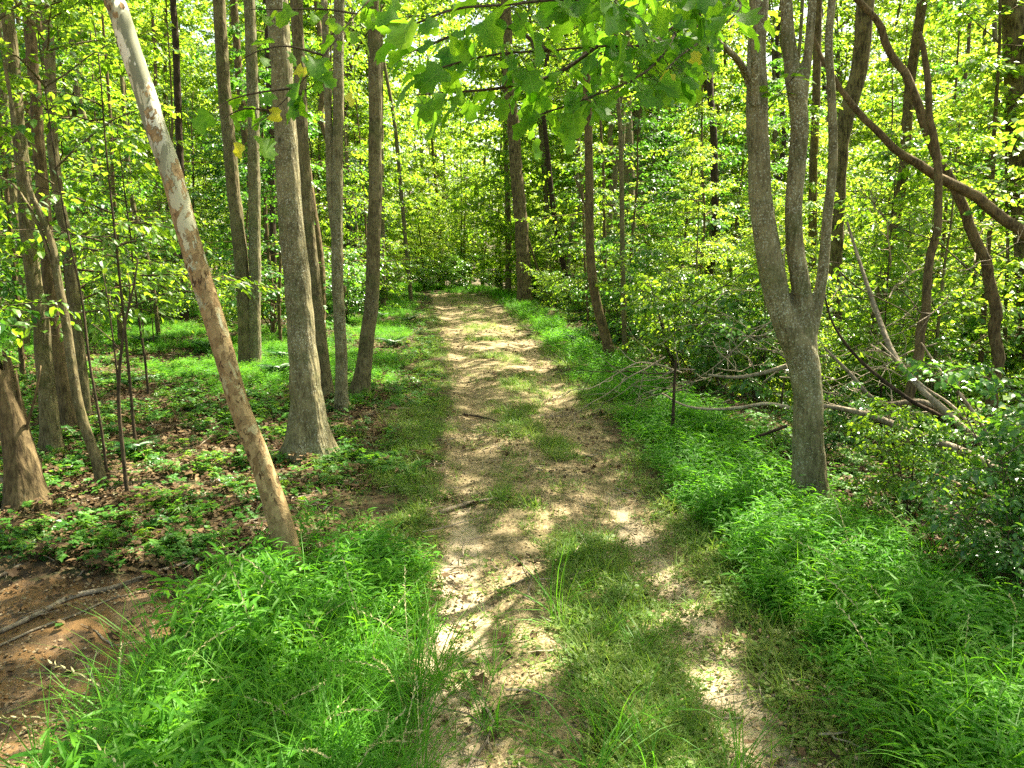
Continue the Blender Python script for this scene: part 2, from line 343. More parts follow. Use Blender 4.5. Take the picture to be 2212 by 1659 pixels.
def sycmat():
    m, n, out = newmat('sycamore_bark'); g = NG(n)
    tc = g.pos((1, 1, .5), True); b_ = g.pos((1, 1, 1), True); z = g.node('ShaderNodeSeparateXYZ'); g.L.new(g.pos((1, 1, 1), True), z.inputs[0]); z = z.outputs[2]
    pn = g.noise(13, 6, .6, tc, .5); fl = g.noise(40, 5, .65, tc, .8)
    flake = g.voro(48, tc, 'F1', 1)
    smooth = g.mix(g.step(g.noise(3, 3, .5, b_, .3), .4, .6), (.50, .47, .32, 1), (.38, .37, .25, 1))
    gg = g.math('MULTIPLY', g.step(g.noise(8, 5, .6, g.pos((1.3, 1.3, .4), True), .6), .49, .505), g.step(z, 1.7, 2.3))
    smooth = g.mix(gg, smooth, (.20, .20, .13, 1))
    smooth = g.mix(g.math('MULTIPLY', g.step(g.noise(7, 5, .6, g.pos((1.1, 1, .5), True), .5), .55, .56), g.step(z, 2.0, 2.4)), smooth, (.66, .63, .50, 1))
    sc = g.node('ShaderNodeSeparateColor'); g.L.new(flake, sc.inputs[0])
    brown = g.mix(sc.outputs[0], (.19, .12, .052, 1), (.39, .275, .135, 1))
    brown = g.mix(g.step(fl, .56, .62), brown, (.07, .038, .016, 1))
    brown = g.mix(g.math('MULTIPLY', g.step(pn, .58, .60), g.step(z, .3, .9)), brown, (.40, .34, .19, 1))
    low = g.step(z, .05, .5); brown = g.mix(g.math('MULTIPLY', g.math('SUBTRACT', 1.0, low), .7), brown, (.30, .205, .10, 1))
    th = g.math('MULTIPLY', g.step(z, .6, 2.9), .27)
    edge = g.step(g.math('ADD', g.math('MULTIPLY', pn, .7), g.math('ADD', g.math('MULTIPLY', fl, .3), th)), .665, .68)
    col = g.mix(edge, brown, smooth)
    col = g.mix(g.math('MULTIPLY', g.attr('tint'), .9), col, (.02, .014, .009, 1))
    h = g.math('ADD', g.math('MULTIPLY', g.math('SUBTRACT', 1.0, edge), g.math('ADD', .8, g.math('MULTIPLY', fl, 1.4))), g.math('MULTIPLY', sc.outputs[0], .25))
    g.L.new(g.pbr(col, .75, .25, g.bump(h, .8, .008)), out.inputs[0]); return m
M['syc'] = sycmat()

def groundmat():
    m, n, out = newmat('forest_floor'); g = NG(n)
    p = g.pos(); n1 = g.noise(2.2, 5, .6, p); n2 = g.noise(14, 5, .6, p); n3 = g.noise(70, 4, .65, p); n4 = g.noise(6, 4, .6, p, .8)
    pm = g.attr('track'); rut = g.attr('rut'); mud = g.attr('mud')
    soil = g.mix(n3, (.028, .018, .009, 1), (.085, .055, .027, 1))
    litter = g.node('ShaderNodeSeparateColor'); g.L.new(g.voro(30, g.pos((1, 1, 1)), 'F1', 1), litter.inputs[0])
    soil = g.mix(g.math('MULTIPLY', litter.outputs[0], .55), soil, (.10, .064, .03, 1))
    soil = g.mix(g.math('MULTIPLY', g.step(n4, .45, .62), .5), soil, (.035, .07, .015, 1))
    dirt = g.mix(g.step(n2, .35, .68), (.19, .14, .07, 1), (.34, .26, .155, 1))
    dirt = g.mix(g.math('MULTIPLY', g.step(n3, .52, .7), .55), dirt, (.09, .06, .03, 1))
    dirt = g.mix(g.math('MULTIPLY', g.step(g.noise(3.5, 5, .65, p, .5), .5, .62), .55), dirt, (.07, .075, .022, 1))
    sand = g.mix(g.step(n3, .35, .7), (.43, .345, .235, 1), (.31, .24, .155, 1))
    sand = g.mix(g.math('MULTIPLY', g.step(n2, .58, .7), .6), sand, (.24, .17, .10, 1))
    sm_ = g.step(g.math('ADD', g.math('MULTIPLY', rut, .55), g.math('ADD', g.math('MULTIPLY', n1, .35), g.math('MULTIPLY', n4, .35))),   .62, .74)
    thatch = g.voro(85, g.pos((1, .5, 1)), 'F1', 1); tsc = g.node('ShaderNodeSeparateColor'); g.L.new(thatch, tsc.inputs[0])
    dirt = g.mix(g.math('MULTIPLY', g.step(tsc.outputs[0], .55, .75), .6), dirt, (.055, .04, .018, 1))
    dirt = g.mix(g.math('MULTIPLY', g.step(tsc.outputs[1], .7, .85), .5), dirt, (.34, .27, .15, 1))
    tr = g.mix(sm_, dirt, sand)
    mudc = g.mix(g.step(n4, .4, .62), (.17, .095, .035, 1), (.095, .056, .024, 1))
    mudc = g.mix(g.step(g.noise(1.6, 4, .6, p, 1.0), .55, .62), mudc, (.24, .155, .085, 1))
    mudc = g.mix(g.math('MULTIPLY', g.step(n3, .58, .68), .6), mudc, (.04, .024, .013, 1))
    e = g.step(g.math('ADD', pm, g.math('MULTIPLY', g.math('SUBTRACT', n2, .5), .9)), .35, .65)
    c = g.mix(e, soil, tr)
    e2 = g.step(g.math('ADD', mud, g.math('MULTIPLY', g.math('SUBTRACT', n2, .5), .6)), .4, .6)
    c = g.mix(e2, c, mudc)
    h = g.math('ADD', g.math('MULTIPLY', n2, .8), g.math('MULTIPLY', n3, .5))
    rough = g.math('SUBTRACT', .92, g.math('MULTIPLY', e2, g.math('MULTIPLY', g.step(n4, .42, .55), .45)))
    g.L.new(g.pbr(c, rough, .3, g.bump(h, .9, .03)), out.inputs[0]); return m
M['ground'] = groundmat()
M['clod'] = leafmat('earth_clod', [(.10, .065, .03), (.22, .16, .09), (.36, .29, .19)], [(.05, .03, .02), (.05, .03, .02)], .0, .9, .2)

# ------------------------------------------------------------------ the ground, the track, the mud
def sheet(name, xs, ys, lift, follow=False, keep=None):
    X, Y = np.meshgrid(xs, ys)
    if follow: X = X * hw(Y) / .8 + pathx(Y)
    Z = H(X, Y) + lift
    s = edgeR(X, Y)
    nz, ny = len(ys), len(xs); idx = np.arange(nz * ny).reshape(nz, ny)
    Fq = np.stack([idx[:-1, :-1], idx[:-1, 1:], idx[1:, 1:], idx[1:, :-1]], -1).reshape(-1, 4)
    if keep is not None:
        kp = keep(X, Y); fk = kp.ravel()[Fq].all(1); Fq = Fq[fk]
    mb = MB(); mb.add(np.stack([X, Y, Z], -1), Fq); me = mb.mesh(name, M['ground'], True)
    wdt = .88 + .18 * (fbm(Y * 1.1, s * 0 + 3) - .5) + .1 * (fbm(X * 4, Y * 4) - .5)
    pm = sm((wdt - np.abs(s)) / .22) * sm((38.5 + 2.2 * np.sin(X * 1.7) - Y) / 4)
    rut = np.exp(-((np.abs(s) - .53) / .19) ** 2) * (.35 + .65 * sm((7 - Y) / 4))
    for nm, a in (('track', pm), ('rut', rut), ('mud', mudmask(X, Y))):
        at = me.attributes.new(nm, 'FLOAT', 'POINT'); at.data.foreach_set('value', np.ascontiguousarray(a.ravel()))
    return tag(link(name, me), kind='structure')
def graded(a, b, d0, grow, far):
    o = [0.]; d = d0
    while o[-1] < far: o.append(o[-1] + d); d *= grow
    o = np.array(o); return o
gx = graded(0, 0, .035, 1.022, 160); gx = np.unique(np.r_[-gx, gx]); gy = np.r_[-np.array([40, 25, 14, 8, 4, 2, 1.])[:], [-.5, 0, .5, 1], np.arange(1.5, 6, .035)]
t_ = [6.]; d_ = .04
while t_[-1] < 220: t_.append(t_[-1] + d_); d_ *= 1.02
gy = np.r_[gy, t_]
sheet('ground', gx, gy, 0)
py = np.r_[np.arange(.8, 9, .03), np.arange(9, 43, .08)]
sheet('path', np.arange(-.98, .99, .028), py, .004, True)
sheet('mud', np.arange(-4.6, -1.2, .035), np.arange(.9, 4.5, .035), .008, False, lambda x, y: mudmask(x, y) > .25)

# ------------------------------------------------------------------ scattered cover (nobody could count it)
SRC = {}
def source(col, mb, mats, smooth=False):
    c = SRC.get(col) or bpy.data.collections.new(col); SRC[col] = c
    o = bpy.data.objects.new('%s_%02d' % (col, len(c.objects)), mb.mesh(col, mats, smooth)); c.objects.link(o)
def scatter(name, col, pts, rng, smin=.7, smax=1.3, tilt=.12, label=None, scl=None, cat=None):
    n = len(pts); me = bpy.data.meshes.new(name); me.vertices.add(n); me.vertices.foreach_set('co', np.ascontiguousarray(pts).ravel())
    rot = np.c_[rng.normal(0, tilt, n), rng.normal(0, tilt, n), rng.uniform(0, 6.283, n)]
    a = me.attributes.new('rot', 'FLOAT_VECTOR', 'POINT'); a.data.foreach_set('vector', rot.ravel())
    s_ = rng.uniform(smin, smax, n) * (1 if scl is None else scl)
    a = me.attributes.new('scl', 'FLOAT', 'POINT'); a.data.foreach_set('value', s_)
    a = me.attributes.new('idx', 'INT', 'POINT'); a.data.foreach_set('value', rng.integers(0, 1000, n).astype(np.int32))
    o = link(name, me); g = bpy.data.node_groups.new(name + '_scatter', 'GeometryNodeTree')
    g.interface.new_socket('Geometry', in_out='INPUT', socket_type='NodeSocketGeometry'); g.interface.new_socket('Geometry', in_out='OUTPUT', socket_type='NodeSocketGeometry')
    gi = g.nodes.new('NodeGroupInput'); go = g.nodes.new('NodeGroupOutput'); ip = g.nodes.new('GeometryNodeInstanceOnPoints'); ci = g.nodes.new('GeometryNodeCollectionInfo')
    ci.inputs[0].default_value = SRC[col]; ci.inputs['Separate Children'].default_value = True; ci.inputs['Reset Children'].default_value = True
    def na(nm, t): q = g.nodes.new('GeometryNodeInputNamedAttribute'); q.data_type = t; q.inputs[0].default_value = nm; return [x for x in q.outputs if x.enabled][0]
    g.links.new(gi.outputs[0], ip.inputs['Points']); g.links.new(ci.outputs[0], ip.inputs['Instance']); ip.inputs['Pick Instance'].default_value = True
    g.links.new(na('idx', 'INT'), ip.inputs['Instance Index']); g.links.new(na('rot', 'FLOAT_VECTOR'), ip.inputs['Rotation']); g.links.new(na('scl', 'FLOAT'), ip.inputs['Scale'])
    g.links.new(ip.outputs[0], go.inputs[0]); md = o.modifiers.new('scatter', 'NODES'); md.node_group = g
    return tag(o, label, cat, kind='stuff')
def sample(rng, n, x0, x1, y0, y1, dens):
    x = rng.uniform(x0, x1, n); y = y0 * (y1 / y0) ** rng.random(n) if y0 > 0 else rng.uniform(y0, y1, n)
    k = rng.random(n) < dens(x, y); x, y = x[k], y[k]; return np.stack([x, y, H(x, y)], 1)
def ribbons(mb, rng, base, az, L, W, lean, curl, m=0, K=5, tw=.4):
    n = len(base); u = np.linspace(0, 1, K)
    el = (np.pi / 2 - lean)[:, None] - curl[:, None] * u[None]
    d = np.stack([np.cos(az)[:, None] * np.cos(el), np.sin(az)[:, None] * np.cos(el), np.sin(el)], -1) * (L / (K - 1))[:, None, None]
    c = base[:, None] + np.concatenate([np.zeros((n, 1, 3)), np.cumsum(d[:, 1:], 1)], 1)
    sa = az + np.pi / 2 + rng.normal(0, tw, n); side = np.stack([np.cos(sa), np.sin(sa), np.zeros(n)], -1)
    wd = W[:, None] * np.array([.7, 1, .9, .6, .06])[None, :K] if K == 5 else W[:, None] * np.linspace(1, .1, K)[None]
    V = np.stack([c - side[:, None] * wd[..., None] / 2, c + side[:, None] * wd[..., None] / 2], 2)
    idx = np.arange(n * K * 2).reshape(n, K, 2)
    Fq = np.stack([idx[:, :-1, 0], idx[:, :-1, 1], idx[:, 1:, 1], idx[:, 1:, 0]], -1).reshape(-1, 4)
    mb.add(V.reshape(-1, 3), Fq, np.repeat(rng.random(n), K * 2), m); return c
rs = np.random.default_rng(11)
def disc(n, r): a = rs.uniform(0, 6.283, n); q = r * np.sqrt(rs.random(n)); return np.stack([q * np.cos(a), q * np.sin(a), np.zeros(n)], 1)
for k in range(6):                       # broad-bladed stilt grass tufts
    mb = MB(); n = 13; b = disc(n, .09); az = rs.uniform(0, 6.283, n); L = rs.uniform(.16, .36, n)
    c = ribbons(mb, rs, b, az, L, np.full(n, .0022), rs.uniform(.05, .5, n), rs.uniform(.1, .7, n))
    for i in range(n):
        nl = 6; f = np.linspace(.3, 1, nl) * 4; j = np.minimum(f.astype(int), 3); p = c[i, j] + (c[i, j + 1] - c[i, j]) * (f - j)[:, None]
        a = az[i] + np.where(np.arange(nl) % 2 == 0, 1.2, -1.2) + rs.normal(0, .5, nl)
        e = rs.uniform(.1, .8, nl); D = np.stack([np.cos(a) * np.cos(e), np.sin(a) * np.cos(e), np.sin(e)], 1)
        add_leaves(mb, rs, T_LANCE, p, D, np.tile([0, 0, 1.], (nl, 1)) + rs.normal(0, .3, (nl, 3)), rs.uniform(.05, .095, nl))
    source('stilt_tuft', mb, M['grass'])
for k in range(4):                       # long arching grass
    mb = MB(); n = 26; L = rs.uniform(.22, .6, n)
    ribbons(mb, rs, disc(n, .05), rs.uniform(0, 6.283, n), L, rs.uniform(.003, .0065, n), rs.uniform(.05, .45, n), rs.uniform(.4, 1.9, n))
    if k == 1:
        n = 1; c = ribbons(mb, rs, disc(n, .03), rs.uniform(0, 6.283, n), rs.uniform(.5, .7, n), np.full(n, .002), rs.uniform(.1, .4, n), rs.uniform(.8, 1.5, n), 1)
        for i in range(n):
            q = catmull(c[i], 30)[14:]; d = np.tile(q[-1] - q[0], (16, 1)) + rs.normal(0, .06, (16, 3)); add_leaves(mb, rs, T_LANCE, q, d, rs.normal(0, 1, (16, 3)), .022, 1.6, 1)
    source('long_tuft', mb, [M['grass'], M['straw']])
for k in range(5):                       # short sparse turf of the track
    mb = MB(); n = 20; ribbons(mb, rs, disc(n, .06), rs.uniform(0, 6.283, n), rs.uniform(.03, .12, n), rs.uniform(.0018, .0035, n), rs.uniform(.1, 1.1, n), rs.uniform(.2, 1.4, n))
    n = 5; a = rs.uniform(0, 6.283, n); add_leaves(mb, rs, T_ROUND, disc(n, .05) + [0, 0, .025], np.stack([np.cos(a), np.sin(a), a * 0 + .15], 1), np.tile([0, 0, 1.], (n, 1)), .018)
    source('turf_tuft', mb, M['grass_pale'])
for k in range(6):                       # herbs of the forest floor
    mb = MB(); n = 9
    for p in disc(n, .11):
        h = rs.uniform(.03, .13); a0 = rs.uniform(0, 6.28); q = 5; a = a0 + np.arange(q) * 6.283 / q + rs.normal(0, .2, q)
        D = np.stack([np.cos(a), np.sin(a), rs.uniform(-.1, .35, q)], 1)
        add_leaves(mb, rs, [T_OVAL, T_ROUND, T_OVAL, T_LANCE, T_MAPLE, T_OVAL][k], np.tile(p + [0, 0, h], (q, 1)) + D * .006, D, np.tile([0, 0, 1.], (q, 1)) + rs.normal(0, .25, (q, 3)), rs.uniform(.02, .055, q) * (1.5 if k == 3 else 1))
        V, Fc = tubes(np.array([[p, p + [rs.normal(0, .01), rs.normal(0, .01), h]]]), np.full((1, 2), .0012), 3); mb.add(V, Fc, None)
    source('herb_tuft', mb, M[['herb', 'herb', 'leaf_dark', 'leaf', 'herb', 'litter'][k]])
for k in range(6):                       # dead leaves
    mb = MB(); n = 14; a = rs.uniform(0, 6.283, n)
    add_leaves(mb, rs, T_OVAL if k % 3 else T_TULIP, disc(n, .15) + np.c_[np.zeros((n, 2)), rs.uniform(.006, .028, n)], np.stack([np.cos(a), np.sin(a), rs.normal(0, .2, n)], 1), np.tile([0, 0, 1.], (n, 1)) + rs.normal(0, .35, (n, 3)), rs.uniform(.014, .042, n))
    source('litter_bit', mb, M['litter'])
for k in range(5):                       # small sticks
    mb = MB(); n = 3; a = rs.uniform(0, 6.283, n); L = rs.uniform(.08, .3, n); p0 = disc(n, .08) + [0, 0, .012]
    D = np.stack([np.cos(a), np.sin(a), rs.normal(0, .05, n)], 1); u = np.linspace(0, 1, 4)
    q = p0[:, None] + D[:, None] * (u[None, :, None] * L[:, None, None]) + rs.normal(0, .008, (n, 4, 3)) * [1, 1, .3]
    V, Fc = tubes(q, np.tile(np.linspace(.004, .0015, 4), (n, 1)), 4); mb.add(V, Fc); source('stick_bit', mb, M['wood_dead'])

def d_lush(x, y):
    s = edgeR(x, y); nz = .3 * (fbm(x * 1.5, y * 1.5) - .5)
    right = sm((s - .84 - nz - .1 * (fbm(x * 4, y * 4) - .5)) / .3) * sm((2.1 + nz - s) / .4)
    left = sm((-s - .62 - nz) / .22) * sm((x + 1.40 + .12 * np.sin(y * 2.1)) / .2) * sm((4.4 - y) / .7)
    left = left * (1 - .9 * np.exp(-((x + 1.13) / .3) ** 2 - ((y - 3.85) / .38) ** 2))
    return np.clip(np.maximum(right * np.where(y > 7, .75, 1), left), 0, 1) * np.where(y > 37, 0, 1)
rs = np.random.default_rng(21)
nearw = lambda y: np.clip(3.2 / y, .0, 1)
pl = sample(rs, 30000, -4, 4.5, 1.6, 40, lambda x, y: d_lush(x, y) * np.clip(1.5 * (fbm(x * 2.4, y * 2.4) - .15), .25, 1))
scatter('stilt_grass', 'stilt_tuft', pl, rs, .75, 1.25, .15, 'lush bright green broad-bladed grass along both sides of the track', cat='grass', scl=(.42 + .68 * fbm(pl[:, 0] * 1.6, pl[:, 1] * 1.6)) * (.55 + .45 * sm((np.abs(edgeR(pl[:, 0], pl[:, 1])) - .7) / .5)))
def d_long(x, y):
    l = sm((-edgeR(x, y) - .5) / .2) * sm((x + 1.5) / .2) * sm((3.6 - y) / .9)
    r = sm((edgeR(x, y) - .85) / .3) * sm((2.2 - edgeR(x, y)) / .2) * .25 * sm((6 - y) / 3)
    c = np.exp(-(edgeR(x, y) / .3) ** 2) * .16 * sm((3.6 - y) / 1.0)
    return np.clip(l * .9 + r + c, 0, 1)
scatter('long_grass', 'long_tuft', sample(rs, 4200, -2, 3, 1.6, 7, lambda x, y: .65 * d_long(x, y)), rs, .45, 1.0, .15, 'tall arching thin grass blades with pale seed heads in the foreground', cat='grass')
def d_turf(x, y):
    s = edgeR(x, y); c = np.exp(-((s - .04) / .34) ** 2); ed = np.exp(-((np.abs(s) - 1.0) / .22) ** 2)
    nz = fbm(x * 2.2 + 7, y * 1.2, 4); near = sm((4.6 - y) / 2.4); far = .45 * sm((y - 9) / 3)
    m = (c * 1.15 + .16) * sm((nz - .52 + near * .10 - far * .07) / .12) + ed * sm((nz - .38) / .2) + .07
    return np.clip(m, 0, 1) * (np.abs(s) < 1.6) * (1 - .8 * np.exp(-((np.abs(s) - .55 + .16 * (fbm(x * 2, y * 1.5) - .5)) / .15) ** 2)) * (1 - .45 * far * (np.abs(s) < .85))
scatter('track_grass', 'turf_tuft', sample(rs, 52000, -2.9, 2.2, 1.5, 37, d_turf), rs, .6, 1.5, .2, 'short patchy grass and clover on the crown of the dirt track', cat='grass')
def d_herb(x, y):
    s = edgeR(x, y); nz = fbm(x * .9, y * .9)
    l = sm((-s - .8) / .4) * (1 - mudmask(x, y)) * sm((nz - .34) / .2); r = sm((s - 1.8) / .5) * .8
    return np.clip(l + r, 0, 1) * (1 - np.clip(d_lush(x, y), 0, .85)) * np.clip(sm((fbm(x * 2.6 + 9, y * 2.6) - .44 + .12 * sm((y - 5) / 3)) / .18), .12, 1)
scatter('ground_herbs', 'herb_tuft', sample(rs, 90000, -14, 10, 2.2, 40, lambda x, y: d_herb(x, y) * (np.abs(x) < y * .8 + 2)), rs, .25, .85, .2, 'low leafy herbs carpeting the forest floor', cat='ground cover')
def d_green(x, y):
    s = edgeR(x, y); return sm((-s - 1.2) / .8) * sm((y - 8) / 3) * sm((fbm(x * .5 + 3, y * .35) - .36) / .15) * .9 * (np.abs(x) < y * .8 + 2)
scatter('woodland_grass', 'stilt_tuft', sample(rs, 36000, -16, 2, 7, 40, d_green), rs, .3, .6, .15, 'low soft grass in the open patches between the left trunks', cat='grass')
scatter('far_grass', 'stilt_tuft', sample(rs, 11000, -16, 7, 34, 60, lambda x, y: np.clip(sm((fbm(x * .8, y * .5) - .3) / .3) * sm((y - 34 - 3 * fbm(x * .7, y * .3)) / 4), 0, 1)), rs, .35, 1.2, .1, 'sunlit tall grass where the track bends away', cat='grass')
def d_lit(x, y): s = edgeR(x, y); return np.clip(sm((np.abs(s) - 1.0) / .6) * .85 + .10 * sm((y - 4) / 3) + .02 + .1 * mudmask(x, y), 0, 1) * (1 - .93 * mudmask(x, y)) * (1 - .7 * d_lush(x, y)) * (np.abs(x) < y * .8 + 2)
scatter('leaf_litter', 'litter_bit', sample(rs, 50000, -12, 9, 1.8, 30, d_lit), rs, .6, 1.4, .15, 'brown fallen leaves covering the forest floor', cat='leaf litter')
scatter('twig_litter', 'stick_bit', sample(rs, 3600, -7, 5, 1.8, 22, lambda x, y: (1 - .6 * d_lush(x, y)) * (1 - .92 * mudmask(x, y)) * np.clip(np.abs(edgeR(x, y)) * .3 + .15, 0, .7)), rs, .6, 1.6, .1, 'small broken twigs lying on the ground', cat='twigs')

for k in range(5):                       # clods and small stones
    mb = MB()
    for p in disc(9, .10):
        b = bmesh.new(); bmesh.ops.create_icosphere(b, subdivisions=1, radius=rs.uniform(.002, .008)); V = np.array([v.co[:] for v in b.verts]); Fc = np.array([[v.index for v in f.verts] for f in b.faces]); b.free()
        mb.add(V * rs.uniform(.6, 1.4, (len(V), 1)) * [1, 1, .6] + p + [0, 0, .004], Fc, np.full(len(V), rs.random()))
    source('clod', mb, M['clod'], False)
scatter('soil_crumbs', 'clod', sample(rs, 16000, -3.6, 2, 1.5, 12, lambda x, y: np.clip((np.abs(edgeR(x, y)) < .95) * .8 + mudmask(x, y), 0, 1) * sm((fbm(x * 3 + 2, y * 3) - .3) / .3)), rs, .5, 1.5, .2, 'small clods and grit lying on the bare earth', cat='soil crumbs')

# ------------------------------------------------------------------ shared crowns high above the trunks
def crown_meshes(seed, h, r, nl, ns, nf, ll, mat, mat_w='bark', elev=(.2, .9), tr=(.0, 1), skip=0., jit=.45, tpl=T_WIDE, subL=.9, shape=None, bend=.5, droop=.25):
    rng = np.random.default_rng(seed)
    k = 7; line = np.zeros((k, 3)); line[:, 2] = np.linspace(0, h, k); line[1:, :2] = np.cumsum(rng.normal(0, .12, (k - 1, 2)), 0)
    wd, lf = foliage(rng, line, nl, tr, shape or (lambda t: r * (1.0 - .75 * t ** 1.5)), elev, ns, subL, nf, ll, tpl, bend=bend, jit=jit, skip=skip, wr=.016, lr=.005, droop=droop)
    return line, wd.mesh('limbs', M[mat_w], True), lf.mesh('crown', M[mat])
CANOPY = [crown_meshes(100 + i, 7 + i % 3, 3.3, 20, 10, 16, .15, 'leaf', skip=.1) for i in range(4)]

def hang_crown(root, top, rng, scale=1.0, which=None):
    line, wm, lm = CANOPY[rng.integers(len(CANOPY)) if which is None else which]
    rz = rng.uniform(0, 6.28); loc = np.asarray(top) - np.asarray(root.location)
    a = link('limbs', wm, root, loc); b = link('crown', lm, root, loc)
    for o in (a, b): o.rotation_euler = (0, 0, rz); o.scale = (scale,) * 3

# ------------------------------------------------------------------ the trees one can tell apart
def tree(name, label, pts, wid, bark, seed, Y=None, cat='tree', group=None, flare=.5, top=9., crown=1.0, knots=6, sides=18, lobes=4, extra=(), lean=0., remesh=False, cap=True, jag=0, rough=.05, kink=.14, twigs=0):
    """pts: (u,v) of the stem from the foot up, wid: widths in the same units; Y: distance (else from the foot on the ground)."""
    rng = np.random.default_rng(seed)
    base = G(*pts[0]) if Y is None else None
    D = base[1] if Y is None else Y
    W = [P(u, v, D + lean * i / max(1, len(pts) - 1)) for i, (u, v) in enumerate(pts)]
    if Y is None: W[0] = base
    rad = np.interp(np.linspace(0, 1, len(pts)), np.linspace(0, 1, len(wid)), wid) / 2 / F * D * 1.01
    if W[0][2] > H(W[0][0], W[0][1]) + .08:
        f = W[0].copy(); f[2] = H(f[0], f[1]); W.insert(0, f); rad = np.r_[rad[0] * 1.1, rad]
    W = np.array(W); W[0, 2] -= .06
    org = W[0].copy(); org[2] += .06
    root = thing(name, label, cat, tuple(org), group=group)
    if top and W[-1][2] < top:
        d = unit(W[-1] - W[-2]); z = W[-1][2]; p = W[-1]; r = rad[-1]; n = 4
        for i in range(1, n + 1):
            d = unit(d * .7 + np.array([0, 0, 1.]) * .3); p = p + d * (top - z) / n; W = np.vstack([W, p]); rad = np.r_[rad, r * (1 - .12 * i)]
    mb = MB(); c, r = trunk_tube(mb, W - org, rad, rng, sides=sides, flare=flare, lobes=lobes, knots=knots, step=.06 if D < 8 else .12, cap=cap, jag=jag, rough=rough, kink=kink)
    for ex in extra:
        q, ww = ex[0], ex[1]; yy = ex[2] if len(ex) > 2 else D
        E = np.array([P(u, v, (yy if np.isscalar(yy) else yy[i])) for i, (u, v) in enumerate(q)])
        rr = np.interp(np.linspace(0, 1, len(q)), np.linspace(0, 1, len(ww)), ww) / 2 / F * np.array([e[1] for e in E])
        trunk_tube(mb, E - org, rr, rng, sides=max(6, sides - 4), flare=0, knots=3 if sides > 10 else 0, step=.06)
    if bark == 'syc':                        # curling flakes of bark
        nf_ = 150; i_ = rng.integers(int(len(c) * .12), int(len(c) * .75), nf_); a_ = rng.uniform(0, 6.28, nf_); T_ = unit(np.gradient(c, axis=0))[i_]
        X_ = unit(np.cross(T_, [0, 1., 0])); Y_ = np.cross(T_, X_); nn = X_ * np.cos(a_)[:, None] + Y_ * np.sin(a_)[:, None]
        add_leaves(mb, rng, T_OVAL, c[i_] + nn * (r[i_] * .99)[:, None], T_ * rng.choice([-1, 1], nf_)[:, None] + nn * .22 + rng.normal(0, .12, (nf_, 3)), nn, rng.uniform(.012, .042, nf_), 1.1, m=1)
    if twigs:                               # short leafy side shoots
        tb, lb = foliage(rng, c, twigs, (.25, .95), lambda t: .55, (-.2, 1.0), 5, .3, 6, .075, T_OVAL, wr=.009, lr=.0025, skip=.3)
        link('side_shoots', tb.mesh('side_shoots', M['twig'], True), root); link('foliage', lb.mesh('foliage', M['leaf']), root)
    o = link('trunk', mb.mesh('trunk', [M[bark], M['flake']] if bark == 'syc' else M[bark], True, True), root)
    if remesh:
        md = o.modifiers.new('union', 'REMESH'); md.mode = 'VOXEL'; md.voxel_size = .010; md.use_smooth_shade = True
        s2 = o.modifiers.new('soft', 'SMOOTH'); s2.iterations = 2; s2.factor = .4
        ev = o.evaluated_get(bpy.context.evaluated_depsgraph_get()); nm = bpy.data.meshes.new_from_object(ev); o.modifiers.clear(); o.data = nm; nm.name = 'trunk'
        if not nm.materials: nm.materials.append(M[bark])
    if crown and top: hang_crown(root, W[-1] - [0, 0, 1.5], rng, crown)
    return root, W, org
S = 0
def sd_(): global S; S += 1; return 1000 + S
G1 = 'slim grey-brown trunks of the left wood'
t_syc = tree('sycamore_tree', 'leaning sycamore with peeling patchy white and tan bark beside the left edge of the track',
    [(637, 1222), (612, 1140), (585, 1060), (558, 985), (520, 880), (478, 740), (448, 645), (412, 530), (372, 380), (330, 255), (290, 130), (256, 20), (235, -60)],
    [50, 48, 46, 44, 44, 44, 44, 42, 40, 38], 'syc', sd_(), flare=.12, sides=28, knots=1, top=8.5, crown=.7,
    extra=[([(618, 1232), (596, 1150), (575, 1080), (560, 1040), (548, 1010)], [24, 26, 22, 16, 6])])
t_big = tree('tulip_tree', 'thickest grey trunk of the left wood, pale lichen specks and flared foot',
    [(668, 992), (667, 900), (656, 800), (647, 700), (640, 600), (630, 480), (620, 360), (614, 250), (606, 120), (598, 0)],
    [78, 68, 61, 56, 54, 51, 47, 44, 43, 42], 'bark_big', sd_(), flare=.85, sides=36, knots=16, top=10, crown=1.1, lobes=5)
tree('tulip_tree', 'dark olive trunk right behind the thickest lichen-specked trunk', [(704, 862), (695, 780), (681, 650), (667, 500), (656, 350), (650, 200), (643, 60)], [34, 29, 27, 25, 24], 'bark', sd_(), top=10)
tree('tulip_tree', 'straight slim trunk with grey lichen, forking upward, left of the curved trunk by the track', [(738, 888), (738, 780), (731, 650), (728, 500), (729, 350), (731, 200), (733, 0)], [27, 25, 24, 22, 21], 'bark_big', sd_(), top=9,
    extra=[([(729, 560), (719, 470), (713, 400), (711, 300), (706, 160), (700, 0)], [14, 17, 16, 15, 13])])
t_k = tree('tulip_tree', 'curved trunk leaning out at its foot nearest the left edge of the track', [(772, 858), (786, 780), (799, 680), (804, 600), (809, 480), (811, 300), (809, 150), (806, 0)], [38, 32, 30, 29, 28, 27, 25], 'bark', sd_(), flare=.45, top=9)
tree('tulip_tree', 'left trunk of the touching pair standing behind the leaning sycamore', [(530, 797), (527, 660), (512, 480), (500, 370), (485, 200), (472, 0)], [32, 29, 27, 26, 24], 'bark', sd_(), flare=.25, top=10)
tree('tulip_tree', 'right trunk of the touching pair standing behind the leaning sycamore', [(548, 797), (550, 680), (550, 544), (548, 311), (544, 156), (539, 0)], [27, 25, 24, 23, 22], 'bark_big', sd_(), flare=.25, top=10)
tree('tulip_tree', 'thin trunk between and beyond the touching pair', [(562, 690), (555, 540), (530, 300), (515, 150), (505, 0)], [16, 15, 14], 'bark_brown', sd_(), flare=.2, top=11)
